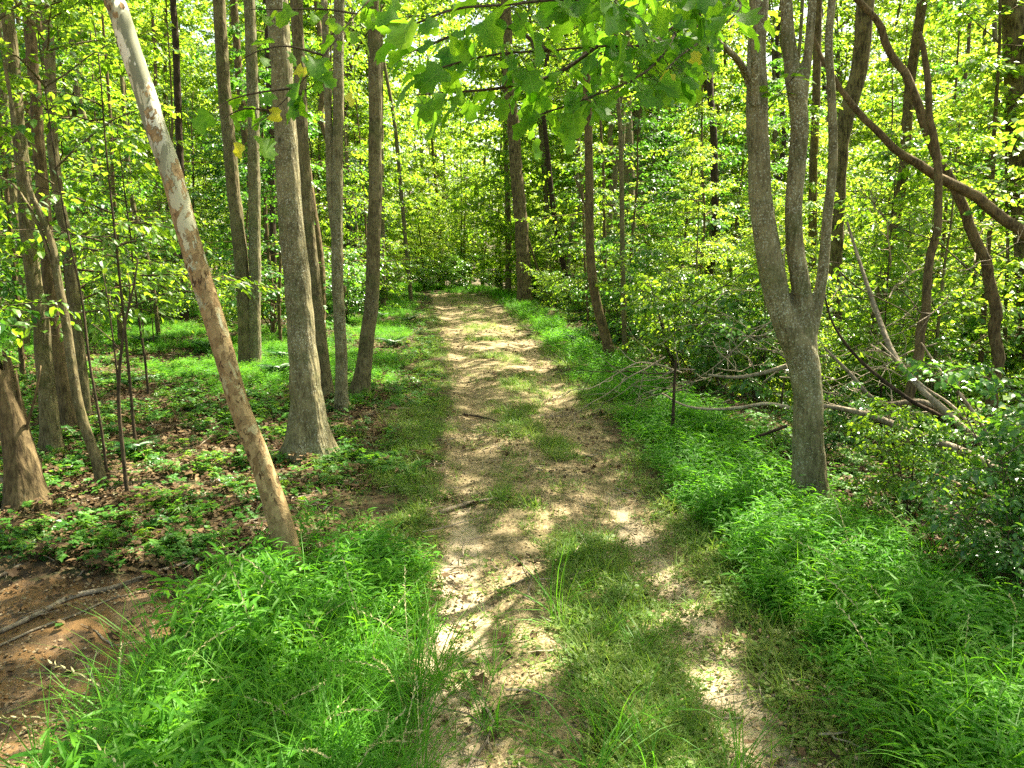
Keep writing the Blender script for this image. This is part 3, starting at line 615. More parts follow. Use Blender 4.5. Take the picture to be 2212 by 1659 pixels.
tree('tulip_tree', 'grey-brown trunk nearest the snag, foot kicked to the right, at the left edge', [(113, 978), (106, 900), (94, 760), (88, 690), (66, 560), (52, 400), (38, 250), (24, 100), (12, 0)], [42, 34, 32, 28, 25, 24], 'bark', sd_(), flare=.55, top=9)
tree('tulip_tree', 'brown trunk second in the left edge cluster with wide flared foot', [(152, 932), (134, 800), (114, 690), (106, 600), (96, 450), (82, 300), (72, 150), (60, 0)], [36, 30, 26, 23, 22], 'bark_brown', sd_(), flare=.8, top=10)
tree('tulip_tree', 'straight trunk at the back of the left edge cluster', [(182, 898), (173, 780), (161, 650), (150, 540), (128, 430), (114, 300), (112, 220), (106, 100), (96, 0)], [26, 24, 22, 20, 18], 'bark', sd_(), flare=.4, top=10)
tree('sapling', 'crooked young trunk with stringy bark in front of the left edge cluster', [(224, 1058), (207, 990), (186, 930), (167, 860), (152, 760), (140, 680), (124, 600), (116, 540), (95, 480), (60, 400), (45, 330)], [24, 21, 20, 18, 15, 11, 8], 'bark', sd_(), flare=.35, top=4.5, crown=.35, sides=14,
    extra=[([(150, 750), (135, 660), (110, 560), (75, 470), (30, 400), (-10, 380)], [9, 8, 6, 4])])
tree('sapling', 'thin dark forked sapling between the left cluster and the leaning sycamore', [(276, 1072), (266, 980), (258, 900), (256, 840), (262, 760), (272, 690), (288, 620), (298, 560)], [9, 8, 7, 5, 3], 'twig', sd_(), flare=.2, top=0, crown=0, sides=10, knots=2,
    extra=[([(256, 850), (250, 780), (240, 700), (232, 640), (222, 590)], [5, 4, 3, 2]), ([(272, 690), (280, 640), (276, 590)], [3, 2]), ([(262, 760), (236, 730), (200, 700)], [3, 2])])
tree('sapling', 'wiry stem beside the crooked young trunk', [(232, 1030), (222, 950), (205, 850), (190, 760), (176, 640), (150, 520)], [7, 6, 5, 4], 'twig', sd_(), flare=.1, top=3.5, crown=.3, sides=8, knots=0)
tree('snag', 'broken old brown trunk with splintered top at the left edge', [(62, 1092), (48, 1010), (30, 920), (12, 850), (2, 800)], [84, 66, 56, 50, 40], 'bark_brown', sd_(), cat='snag', flare=.5, top=0, crown=0, sides=30, knots=3, jag=.16, rough=.12,
    extra=[([(36, 930), (44, 880), (38, 830), (35, 800)], [9, 7, 3]), ([(50, 960), (64, 900), (78, 850), (88, 790)], [7, 6, 3])])
for i, (pts, wd, lab) in enumerate([
    ([(398, 690), (396, 560), (392, 420), (385, 250), (380, 100), (374, 0)], [17, 15, 14, 12], 'dark straight trunk seen just right of the leaning sycamore'),
    ([(592, 700), (590, 560), (588, 400), (583, 250), (578, 80), (574, 0)], [14, 13, 12], 'dark slim trunk half hidden by the thickest lichen-specked trunk'),
    ([(828, 664), (826, 550), (823, 300), (822, 100), (820, 0)], [12, 11, 9], 'slender trunk touching the right side of the curved trunk'),
    ([(52, 760), (50, 600), (30, 440), (10, 250), (0, 80)], [20, 18, 16], 'grey trunk furthest left behind the left edge cluster'),
    ([(690, 640), (688, 500), (690, 300), (686, 100)], [8, 7, 6], 'thin pale pole beyond the dark olive trunk'),
    ([(760, 650), (756, 500), (752, 380), (744, 200), (742, 60)], [8, 7, 6], 'thin pole between the forking trunk and the curved trunk'),
    ]):
    tree('forest_tree', lab, pts, wd, ['bark_dark', 'bark_dark', 'bark', 'bark', 'bark_brown', 'bark'][i], sd_(), flare=.2, top=11, sides=12, knots=3, Y=None)
for pts, wd, lab, bk in [
    ([(889, 652), (878, 544), (866, 408), (853, 272), (827, 116), (815, 0)], [9, 8, 6], 'thin bowed stem by the left edge of the track where it narrows', 'bark'),
    ([(888, 606), (886, 520), (884, 430), (880, 300), (885, 150)], [9, 8, 6], 'pale upright stem beyond the thin bowed stem', 'wood_dead'),
    ([(944, 600), (925, 530), (905, 470), (892, 440), (880, 380)], [7, 6, 4], 'short dark leaning stem left of the far end of the track', 'bark_dark'),
    ([(782, 660), (776, 560), (764, 440), (748, 330), (738, 200)], [7, 6, 4], 'whip-thin stem crossing behind the curved trunk', 'bark'),
    ([(800, 640), (794, 520), (780, 380), (772, 240)], [6, 5, 4], 'whip-thin pale stem in the thicket left of the track', 'wood_dead')]:
    tree('sapling', lab, pts, wd, bk, sd_(), flare=.1, top=7, crown=.4, sides=8, knots=0)
tree('forest_tree', 'blackish leaning trunk at the bend of the track', [(1008, 592), (994, 525), (974, 440), (952, 375), (935, 330), (925, 240)], [24, 20, 18, 14], 'bark_dark', sd_(), flare=.3, top=9, sides=14, extra=[([(1060, 440), (1015, 400), (985, 360), (960, 330), (945, 300)], [9, 10, 8, 5])])
tree('forest_tree', 'tall bare trunk standing right of the far end of the track', [(1134, 660), (1130, 560), (1125, 470), (1117, 389), (1109, 272), (1100, 190), (1095, 60), (1090, -20)], [32, 28, 26, 23, 18], 'bark_ridge', sd_(), flare=.35, top=13, sides=16,
    extra=[([(1128, 480), (1142, 520), (1155, 560), (1168, 600)], [6, 5, 4])])
tree('forest_tree', 'thin wavering trunk just left of the tall bare trunk', [(1076, 620), (1074, 560), (1080, 480), (1084, 400), (1090, 300), (1090, 200)], [12, 11, 9, 7], 'bark_brown', sd_(), flare=.2, top=10, sides=10, knots=0)
tree('forest_tree', 'trunk curving out at its foot right of the track', [(1324, 790), (1312, 740), (1298, 690), (1284, 630), (1276, 560), (1273, 450), (1271, 300), (1267, 150), (1263, 60)], [24, 21, 19, 17, 15], 'bark_brown', sd_(), flare=.3, top=9, sides=16,
    extra=[([(1296, 690), (1285, 600), (1275, 520), (1262, 440), (1240, 380)], [6, 5, 3])])
for pts, wd, lab, bk, ct in [
    ([(1350, 790), (1347, 650), (1344, 500), (1341, 300), (1332, 180), (1330, 60)], [11, 10, 8], 'slim straight stem just right of the foot-curved trunk', 'bark', 'sapling'),
    ([(1272, 705), (1266, 620), (1262, 540), (1258, 420), (1250, 300)], [6, 5, 4], 'wiry stem just left of the foot-curved trunk', 'bark_brown', 'sapling'),
    ([(1368, 712), (1366, 620), (1362, 480), (1358, 350), (1354, 233), (1350, 80)], [28, 24, 22, 18], 'sunlit olive trunk, left of the close pair beyond the thicket', 'bark', 'forest_tree'),
    ([(1393, 690), (1390, 600), (1387, 500), (1384, 400), (1380, 250), (1376, 100)], [20, 18, 16, 13], 'sunlit olive trunk, right of the close pair beyond the thicket', 'bark', 'forest_tree'),
    ([(1466, 690), (1458, 600), (1452, 525), (1450, 389), (1437, 233), (1431, 100), (1428, 0)], [28, 24, 22, 18], 'ridged trunk with a kink midway, between the close pair and the shaggy trunk', 'bark_ridge', 'forest_tree'),
    ([(1490, 660), (1490, 525), (1495, 428), (1498, 300), (1494, 160)], [16, 14, 11], 'pale slanting trunk right of the kinked ridged trunk', 'bark', 'forest_tree'),
    ([(1572, 700), (1566, 600), (1558, 505), (1548, 350), (1543, 253), (1530, 156), (1528, 0)], [34, 30, 28, 26, 24], 'shaggy ridged trunk behind the forked tree', 'bark_ridge', 'forest_tree'),
    ([(1420, 700), (1412, 560), (1415, 420), (1410, 300), (1400, 160)], [9, 8, 6], 'thin dark pole right of the close pair', 'bark_dark', 'sapling'),
    ([(1450, 962), (1454, 900), (1456, 840), (1460, 778)], [9, 7, 5], 'short dark dead stem rising from the grass bank right of the track', 'bark_dark', 'sapling')]:
    tree(ct, lab, pts, wd, bk, sd_(), flare=.25, top=10 if ct != 'sapling' else (7 if pts[0][1] < 900 else 0), crown=1 if ct != 'sapling' else .4, sides=12, knots=2)
# the forked tree on the right bank
t_f = tree('forked_tree', 'three-stemmed forked tree on the right bank, mottled grey bark',
    [(1752, 1094), (1747, 1010), (1744, 920), (1742, 840), (1736, 780), (1712, 728), (1686, 670), (1668, 600), (1652, 500), (1643, 400), (1637, 300), (1634, 200), (1636, 100), (1642, 0)],
    [72, 68, 64, 62, 66, 58, 52, 54, 50, 46, 43, 42, 36, 34], 'bark_big', sd_(), flare=.45, sides=34, knots=16, top=7.5, crown=.9, remesh=True, rough=.10, twigs=5,
    extra=[([(1744, 850), (1744, 780), (1738, 700), (1730, 620), (1718, 540), (1714, 450), (1722, 350), (1727, 260), (1714, 170), (1703, 80), (1698, 0), (1694, -80)], [40, 46, 44, 40, 36, 35, 36, 36, 27, 25, 24]),
           ([(1728, 280), (1736, 190), (1747, 100), (1755, 0), (1760, -80)], [24, 21, 18, 17, 15]),
           ([(1750, 800), (1752, 730), (1765, 660), (1778, 580), (1786, 480), (1799, 350), (1796, 200), (1790, 100), (1797, 0), (1800, -60)], [26, 27, 24, 21, 19, 17, 16, 15]),
           ([(1628, 200), (1612, 160), (1590, 125), (1560, 98), (1520, 60)], [22, 17, 14, 12, 10], [t_d for t_d in (5.05, 5.0, 4.8, 4.5, 4.1)]),
           ([(1632, 230), (1630, 150), (1628, 60), (1624, -20)], [18, 16, 15, 14], [4.98, 4.9, 4.85, 4.8])])
tree('forest_tree', 'sinuous dark-knotted trunk bending right, near the right edge', [(2144, 850), (2152, 760), (2146, 660), (2131, 583), (2108, 525), (2088, 467), (2057, 408), (2034, 350), (2006, 288), (1975, 214), (1956, 167), (1917, 109), (1897, 51), (1855, 0), (1835, -50)], [24, 23, 21, 19, 17, 14, 12], 'bark_brown', sd_(), Y=8.2, flare=.2, top=7, sides=16, knots=14, crown=.8, kink=.85, rough=.12, twigs=7)
tree('forest_tree', 'thin crooked snag crossing in front of the sinuous trunk, broken at its tip', [(1958, 880), (1976, 800), (1992, 720), (2000, 640), (2007, 583), (2023, 486), (2030, 408), (2022, 331), (2006, 253), (2006, 156), (1994, 100), (1985, 70)], [22, 19, 17, 16, 13, 9], 'bark_brown', sd_(), Y=7.2, flare=.1, top=0, crown=0, sides=14, knots=10, kink=.85, rough=.12, twigs=4)
tree('leaning_trunk', 'long bare trunk slanting down to the right across the two crooked trees', [(2330, 590), (2270, 545), (2208, 501), (2111, 431), (2014, 373), (1917, 307), (1847, 233), (1784, 144), (1765, 100), (1753, 70)], [27, 25, 22, 17, 12, 9, 6], 'bark_brown', sd_(), Y=7.7, cat='leaning trunk', flare=.1, top=0, crown=0, sides=14, knots=9, kink=.7, rough=.12, twigs=4)
tree('forest_tree', 'thick ridged trunk cut by the right edge of the photo', [(2222, 700), (2216, 500), (2208, 350), (2200, 200), (2192, 60), (2188, 0)], [48, 46, 45, 46], 'bark_ridge', sd_(), Y=12, flare=.2, top=11, sides=20)
tree('forest_tree', 'tall leaning trunk seen in the gap right of the forked tree', [(1800, 740), (1803, 600), (1806, 486), (1820, 292), (1851, 175), (1862, 97), (1870, 0)], [30, 30, 32, 34], 'bark_ridge', sd_(), Y=14, flare=.2, top=12, sides=16)
tree('forest_tree', 'mid-sized trunk right behind the third stem of the forked tree', [(1752, 640), (1755, 500), (1757, 350), (1763, 200), (1766, 60)], [18, 17, 16], 'bark_brown', sd_(), Y=16, flare=.2, top=12, sides=12)

# ------------------------------------------------------------------ big tulip leaves on the near twigs
def near_branch(root, org, mains, seed, leafL, mat, n_each, wscale=1.0, name='branch', spread=.1):
    rng = np.random.default_rng(seed); wb = MB(); lb = MB()
    for pts in mains:
        Q = np.array([P(u, v, y) for u, v, y in pts]); q = catmull(Q, 24)
        L = np.linalg.norm(np.diff(q, axis=0), axis=1).sum()
        r = np.linspace(.007, .0025, 24) * wscale
        V, Fc = tubes((q - org)[None], r[None], 7); wb.add(V, Fc)
        n = int(n_each * L); f = rng.uniform(.12, 1, n) * 23; i = np.minimum(f.astype(int), 22); p = q[i] + (q[i + 1] - q[i]) * (f - i)[:, None]
        a = rng.uniform(0, 6.28, n); D = unit(q[i + 1] - q[i]) * .6 + np.stack([np.cos(a), np.sin(a), rng.normal(-.3, .3, n)], 1); D = unit(D)
        pl_ = rng.uniform(.4, 1.0, n) * spread; tipp = p + D * pl_[:, None] + np.c_[np.zeros((n, 2)), -.15 * pl_]
        pp = np.stack([p, (p + tipp) / 2 + [0, 0, .006], tipp], 1) - org
        V, Fc = tubes(pp, np.full(pp.shape[:2], .0011), 3); wb.add(V, Fc)
        D2 = D.copy(); D2[:, 2] -= rng.uniform(-.1, .45, n)
        N = np.tile([0, .0, 1.], (n, 1)) + rng.normal(0, .38, (n, 3))
        kd = rng.integers(0, 4, n); sz = leafL * rng.uniform(.45, 1.15, n)
        for j in range(4):
            q_ = kd == j
            if q_.any(): add_leaves(lb, rng, TUL[j], (tipp - org)[q_], D2[q_], N[q_], sz[q_], rng.uniform(.75, 1.05, q_.sum()), rib=True)
    link(name, wb.mesh(name, M['twig'], True), root); link('foliage', lb.mesh('foliage', M[mat], True), root)
root, W, org = t_f
near_branch(root, org, [
    [(1520, 60, 4.1), (1470, 50, 3.5), (1400, 95, 3.0), (1290, 100, 2.6), (1180, 110, 2.4), (1060, 118, 2.25), (940, 150, 2.2)],
    [(1470, 50, 3.5), (1430, 120, 3.0), (1370, 170, 2.7), (1260, 215, 2.5), (1160, 250, 2.4)],
    [(1290, 100, 2.6), (1200, 160, 2.5), (1080, 190, 2.4), (960, 200, 2.35), (900, 205, 2.3)],
    [(1400, 95, 3.0), (1330, 20, 2.6), (1220, 0, 2.3), (1100, 10, 2.2), (980, 20, 2.1), (880, 60, 2.1)],
    [(1520, 60, 4.1), (1500, 10, 3.3), (1430, -30, 2.8), (1330, -40, 2.4), (1200, -40, 2.2)],
    [(1520, 60, 4.1), (1510, 90, 3.4), (1470, 120, 3.0), (1440, 150, 2.7)],
    [(1500, 10, 3.3), (1560, -20, 2.9), (1600, 10, 2.6), (1570, 50, 2.4)],
    [(1180, 110, 2.4), (1100, 60, 2.4), (1000, 70, 2.35), (900, 110, 2.3)]], 7, .082, 'tulip', 38)
root, W, org = t_k
near_branch(root, org, [
    [(900, -90, 6.6), (840, -40, 5.6), (770, 30, 5.0), (700, 120, 4.6), (640, 190, 4.4), (590, 240, 4.3), (545, 275, 4.2)],
    [(700, 120, 4.6), (620, 100, 4.5), (560, 110, 4.4), (520, 130, 4.4)], [(640, 190, 4.4), (560, 200, 4.3), (500, 215, 4.3), (460, 240, 4.2)],
    [(770, 30, 5.0), (700, 20, 4.8), (620, 20, 4.7), (540, 20, 4.6)], [(590, 240, 4.3), (530, 235, 4.3), (480, 255, 4.2)], [(700, 120, 4.6), (690, 170, 4.5), (640, 210, 4.5)]], 8, .12, 'tulip', 13)
def loose_leaves(root, org, spots, mat, L):
    rng = np.random.default_rng(3)
    for q in spots:
        lb = MB(); add_leaves(lb, rng, T_TULIP, np.zeros((1, 3)), np.array([[.2, .1, -.8]]) + rng.normal(0, .5, (1, 3)), np.array([[0, -1., .4]]) + rng.normal(0, .3, (1, 3)), L)
        link('yellow_leaf', lb.mesh('yellow_leaf', M[mat], True), root, P(*q) - org)
loose_leaves(root, org, [(640, 150, 4.4), (595, 262, 4.3), (522, 312, 4.2), (748, 205, 4.7)], 'yellow', .075)
root, W, org = t_f
loose_leaves(root, org, [(1430, 165, 2.7), (1500, 140, 3.0)], 'yellow', .05)

# ------------------------------------------------------------------ kinds that repeat: understorey, shrubs, saplings, far trees
def plant_kind(name, seed, height, r0, nl, ns, nf, ll, mat, bark, radius, z0=.2, elev=(.0, .6), tpl=T_SIMPLE, subL=.6, stems=1, lean=.05, jit=.3, skip=.0, droop=.3, shape=None, bend=.4, W=1.0):
    rng = np.random.default_rng(seed); wood = MB(); lf = MB()
    for sidx in range(stems):
        k = 8; line = np.zeros((k, 3)); line[:, 2] = np.linspace(0, height * (1 if stems == 1 else rng.uniform(.7, 1)), k)
        dr = rng.normal(0, lean, 2) + (0 if stems == 1 else rng.normal(0, .28, 2)); line[:, :2] = np.cumsum(rng.normal(0, lean * .6, (k, 2)), 0) * height / k + np.outer(np.linspace(0, 1, k) ** 1.2, dr) * height
        line[:, :2] -= line[0, :2]; line[0, 2] = -.08
        trunk_tube(wood, line, np.linspace(r0, r0 * .25, k), rng, sides=7, step=.25 if height > 3 else .12, flare=.3, knots=0, cap=False)
        a, b = foliage(rng, line, max(2, nl // stems), (z0, 1), shape or (lambda t: radius * (1.0 - .7 * t)), elev, ns, subL, nf, ll, tpl, bend=bend, jit=jit, skip=skip, droop=droop, wr=.010, lr=.0032, W=W)
        for src, dst in ((a, wood), (b, lf)):
            for V, Fc, A in zip(src.v, src.f, src.a): pass
        off = 0
        for V, Fc, A, Mm in zip(a.v, a.f, a.a, a.m):
            wood.v.append(V); wood.f.append(Fc + (wood.n)); wood.a.append(A); wood.m.append(Mm)
        wood.n += a.n
        for V, Fc, A, Mm in zip(b.v, b.f, b.a, b.m):
            lf.v.append(V); lf.f.append(Fc + lf.n); lf.a.append(A); lf.m.append(Mm)
        lf.n += b.n
    return name, wood.mesh('trunk' if stems == 1 else 'stems', M[bark], True), lf.mesh('crown' if stems == 1 else 'foliage', M[mat])
def place(kind, label, cat, x, y, s, rz, group, z=None, sz=None):
    name, wm, lm = kind
    o = thing(name, label, cat, (x, y, float(H(x, y)) if z is None else z), rz, group); o.scale = (s, s, s if sz is None else sz)
    a = link(wm.name.split('.')[0], wm, o); b = link(lm.name.split('.')[0], lm, o); return o
rg = np.random.default_rng(77)
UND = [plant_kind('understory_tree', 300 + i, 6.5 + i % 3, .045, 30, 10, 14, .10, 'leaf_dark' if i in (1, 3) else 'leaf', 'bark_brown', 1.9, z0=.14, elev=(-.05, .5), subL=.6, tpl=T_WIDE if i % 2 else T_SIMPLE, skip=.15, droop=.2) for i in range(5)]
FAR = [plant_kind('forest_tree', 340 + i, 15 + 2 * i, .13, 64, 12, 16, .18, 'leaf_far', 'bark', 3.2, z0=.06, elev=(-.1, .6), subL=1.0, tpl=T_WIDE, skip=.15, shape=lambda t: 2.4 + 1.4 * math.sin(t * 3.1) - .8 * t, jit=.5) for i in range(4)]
SHR = [plant_kind('shrub', 360 + i, 1.5 + .3 * (i % 3), .012, 40, 8, 10, .085 if i % 3 == 1 else .07, ['leaf', 'leaf_gloss', 'leaf'][i % 3], 'twig', .75, z0=.12, elev=(.0, .9), subL=.35, tpl=T_OVAL, stems=5, skip=.1, jit=.4, shape=lambda t: .75 - .3 * t) for i in range(6)]
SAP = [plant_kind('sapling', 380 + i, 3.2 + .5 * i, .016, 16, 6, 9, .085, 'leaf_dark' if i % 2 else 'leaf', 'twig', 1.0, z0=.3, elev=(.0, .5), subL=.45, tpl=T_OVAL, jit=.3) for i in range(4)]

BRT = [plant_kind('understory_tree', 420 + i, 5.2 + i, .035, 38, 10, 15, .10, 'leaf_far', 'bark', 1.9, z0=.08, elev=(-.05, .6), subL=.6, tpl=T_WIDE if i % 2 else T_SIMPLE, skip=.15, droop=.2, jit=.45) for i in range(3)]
def clear(x, y, m=1.2): return abs(x - float(pathx(y))) > m
def blocked(x, y): return False
# understorey trees, a list of spots with growing distance
def ring(n, ymin, ymax, dmin, cond, seed, fx=.72, pad=2):
    r = np.random.default_rng(seed); out = []; tries = 0
    while len(out) < n and tries < n * 400:
        tries += 1
        y = r.uniform(ymin, ymax); x = r.uniform(-fx * y - pad, fx * y + pad)
        if not cond(x, y): continue
        if all((x - a) ** 2 + (y - b) ** 2 > dmin ** 2 for a, b in out): out.append((x, y))
    return out
for i, (x, y) in enumerate(ring(84, 9.5, 34, 1.45, lambda x, y: clear(x, y, 2.0 + y * .03) and not (x < 0 and y < 13 and x > -5), 5)):
    place(UND[i % 5], 'slender leafy understory tree with flat layered sprays in the middle distance', 'tree', x, y, rg.uniform(.75, 1.2), rg.uniform(0, 6.28), 'understory trees of the middle distance')
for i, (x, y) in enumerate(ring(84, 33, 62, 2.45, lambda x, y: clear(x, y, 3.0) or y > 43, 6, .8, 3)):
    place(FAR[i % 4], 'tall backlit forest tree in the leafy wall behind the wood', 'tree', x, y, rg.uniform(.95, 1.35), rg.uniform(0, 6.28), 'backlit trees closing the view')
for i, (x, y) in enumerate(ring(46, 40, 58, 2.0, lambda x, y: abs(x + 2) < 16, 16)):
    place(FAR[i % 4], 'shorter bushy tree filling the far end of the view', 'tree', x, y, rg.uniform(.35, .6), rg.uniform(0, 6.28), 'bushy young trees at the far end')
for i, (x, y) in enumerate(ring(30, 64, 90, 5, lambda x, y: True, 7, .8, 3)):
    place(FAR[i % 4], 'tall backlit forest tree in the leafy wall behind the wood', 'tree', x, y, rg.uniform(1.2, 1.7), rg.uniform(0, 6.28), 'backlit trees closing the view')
for i, (x, y) in enumerate([(5.2, 9.5), (7.8, 12), (10.5, 15), (6.2, 15.5), (13, 19), (9, 20), (16, 23), (12.5, 26), (4.8, 20), (6.8, 26), (19, 29), (15, 32), (3.6, 27), (7.2, 8.2), (9.5, 10.5), (8.2, 15.0), (11.5, 12.5), (10.2, 17.8), (14.5, 16.5), (12.2, 21.5), (7.4, 19), (9.0, 24), (17, 24), (6.0, 22.8), (22, 34), (14, 38), (18, 36)]):
    place(BRT[i % 3], 'bushy sunlit understory tree on the low ground right of the forked tree', 'tree', x, y, rg.uniform(.8, 1.1), rg.uniform(0, 6.28), 'sunlit trees on the low right side')
for i, (x, y) in enumerate([(3.2, 9.6), (3.9, 11.2), (3.0, 12.8), (3.6, 14.6), (2.9, 16.4), (3.4, 18.4), (4.6, 13.0), (5.0, 11.0), (4.8, 16.2), (2.4, 21), (2.6, 24), (1.6, 28), (.8, 33), (-5.6, 33), (-7.2, 30), (1.4, 40), (3.4, 43), (-.6, 46), (-11, 44)]):
    place(BRT[i % 3], 'bright bushy growth crowding the edge of the track beyond the forked tree', 'bush', x, y, rg.uniform(.42, .62) if i < 14 else .9, rg.uniform(0, 6.28), 'bright bushes crowding the track')
# shrubs: right bank, brush edge, far ends
for i, (x, y) in enumerate(ring(56, 5.2, 30, .95, lambda x, y: 2.3 + .015 * y < x - float(pathx(y)) < 9 + y * .2 and not (y < 8.2 and x < 5.6), 8, .72, 1)):
    place(SHR[i % 6], 'bushy leafy shrub in the tangle along the right bank', 'shrub', x, y, rg.uniform(.7, 1.2), rg.uniform(0, 6.28), 'shrubs of the right bank')
for i, (x, y, s, lab) in enumerate([(2.75, 3.9, .62, 'low glossy shrub filling the lower right edge of the photo'), (3.4, 4.4, .6, 'dark glossy shrub behind the low shrub at the right edge'), (2.55, 4.75, .5, 'small shrub right of the foot of the forked tree'),
                              (4.1, 5.0, .62, 'tall shrub under the fallen branches at the right'), (2.6, 6.3, .36, 'leafy shrub behind the foot of the forked tree'), (2.45, 3.55, .42, 'smallest shrub at the lower right beside the lush grass'), (3.4, 3.7, .7, 'shrub cut by the right edge above the bare branch end'), (2.75, 5.2, .30, 'shrub between the forked tree and the fallen limbs'), (4.2, 6.6, .6, 'shrub half hidden under the longest fallen limb')]):
    place(SHR[[1, 4, 0, 1, 4, 4, 1, 1, 4][i]], lab, 'shrub', x, y, s, rg.uniform(0, 6.28), None)
for i, (x, y) in enumerate(ring(46, 15, 42, 1.3, lambda x, y: x - float(pathx(y)) < -2.2 - .02 * y and x > -22, 9)):
    place(SHR[(i + 2) % 6], 'low bushy shrub among the far trunks of the left wood', 'shrub', x, y, rg.uniform(.5, 1.1), rg.uniform(0, 6.28), 'shrubs of the left wood')
for i, (x, y) in enumerate(ring(22, 37, 48, 1.5, lambda x, y: abs(x + 1) < 9, 10)):
    place(SHR[i % 6], 'shrub crowding the bend where the track disappears', 'shrub', x, y, rg.uniform(.7, 1.2), rg.uniform(0, 6.28), 'shrubs at the bend of the track')
for i, (x, y, s) in enumerate([(-3.5, 4.9, .85), (-4.3, 5.8, 1.0), (-3.3, 6.6, .9), (-5.2, 7.6, 1.1), (-4.2, 8.8, 1.0), (-6.5, 9.5, 1.1)]):
    place(SAP[i % 4], ['leafy sapling nearest the camera at the left edge', 'second leafy sapling behind the snag at the left edge', 'sapling whose leaves veil the left edge cluster', 'sapling in the gap behind the left edge cluster', 'sapling beyond the left cluster with layered leaves', 'farthest of the left edge saplings'][i], 'sapling', x, y, s, rg.uniform(0, 6.28), None)
for i, (x, y) in enumerate(ring(34, 7.5, 26, 1.0, lambda x, y: clear(x, y, 1.7 + .02 * y) and not (x < 0 and y < 11), 12)):
    place(SAP[i % 4], 'thin leafy sapling in the thicket beside the track', 'sapling', x, y, rg.uniform(.6, 1.1), rg.uniform(0, 6.28), 'saplings beside the track')
# slim poles standing in the wood
POLE = []
for i in range(4):
    r = np.random.default_rng(500 + i); mb = MB(); k = 9; line = np.zeros((k, 3)); line[:, 2] = np.linspace(-.1, 12, k); line[:, :2] = np.cumsum(r.normal(0, .12, (k, 2)), 0); line -= [*line[0, :2], 0]
    trunk_tube(mb, line, np.linspace(.08, .05, k), r, sides=9, step=.3, flare=.35, knots=3); POLE.append((mb.mesh('trunk', M[['bark', 'bark_brown', 'bark_dark', 'bark'][i]], True), line))
for i, (x, y) in enumerate(ring(30, 15, 38, 1.4, lambda x, y: clear(x, y, 2.0 + .04 * y) and (x < 0 or y > 24), 14)):
    o = thing('forest_tree', 'slim bare trunk standing in the depth of the wood', 'tree', (x, y, float(H(x, y))), rg.uniform(0, 6.28), 'slim trunks in the depth of the wood'); s = rg.uniform(.5, 1.5)
    o.rotation_euler[0] = rg.normal(0, .04); o.rotation_euler[1] = rg.normal(0, .04); o.scale = (s, s, 1)
    link('trunk', POLE[i % 4][0], o)
    if i % 2 == 0:
        ln, wm, lm = CANOPY[i % 4]
        for nm, mm in (('limbs', wm), ('crown', lm)): q = link(nm, mm, o, tuple(POLE[i % 4][1][-1] - [0, 0, 2])); q.scale = (.9 / s, .9 / s, .9)

# unseen canopy trees added to shade the track, then slim trees arching over it
for i, (x, y, z, s) in enumerate([(6.5, 3.0, 6.5, 1.1), (5.5, -1.0, 7.5, 1.0), (-6.5, 2.5, 8, 1.1), (-5.5, -1, 8, 1.0), (6.3, 7.0, 8.5, 1.25), (6.4, 13.5, 9, 1.2), (4.4, 18, 6.2, 1.1), (3.2, 24, 6.2, 1.2), (2.4, 31, 7.5, 1.3), (-4.6, 21, 6.5, 1.1), (-5.2, 28, 7.5, 1.3), (-6.6, 36, 9, 1.5), (1.5, 38, 9, 1.5)]):
    o = thing('forest_tree', 'unseen canopy tree added to shade the track' if i < 5 else 'slim tree whose leafy crown arches toward the far track', 'tree', (x, y, float(H(x, y))), i * 1.1, 'unseen trees added to shade the track' if i < 5 else 'slim trees arching over the far track'); o.scale = (1, 1, 1)
    q = link('trunk', POLE[i % 4][0], o); q.scale = (1.25, 1.25, (z + 2) / 12)
    ln, wm, lm = CANOPY[i % 4]
    for nm, mm in (('limbs', wm), ('crown', lm)): q = link(nm, mm, o, tuple(POLE[i % 4][1][-3] * [1.25, 1.25, 0] + [0, 0, z])); q.scale = (s,) * 3

# ------------------------------------------------------------------ ferns
def fern_mesh(seed, n=13, L0=.42):
    r = np.random.default_rng(seed); mb = MB()
    for i in range(n):
        a = i * 6.283 / n + r.normal(0, .2); L = L0 * r.uniform(.7, 1.15); u = np.linspace(0, 1, 26); e = 1.15 - 1.5 * u
        x = np.cumsum(np.cos(e)) / 26 * L; z = np.cumsum(np.sin(e)) / 26 * L + .01
        c = np.stack([x * math.cos(a), x * math.sin(a), z], 1); t = np.gradient(c, axis=0); sd2 = np.array([-math.sin(a), math.cos(a), 0])
        for sgn in (1, -1):
            D = sd2[None] * sgn + unit(t) * .35; wl = L * .16 * np.sin(np.clip(u * 1.02 + .12, 0, 1) * 3.1) + .004
            add_leaves(mb, r, T_LANCE, c[2:], D[2:], np.tile([0, 0, 1.], (24, 1)) + unit(c[2:]) * .3, wl[2:], 1.5)
        V, Fc = tubes(c[None, ::5], np.full((1, 6), .002), 3); mb.add(V, Fc)
    return mb.mesh('fronds', M['fern'])
FERN = [fern_mesh(600 + i) for i in range(3)]
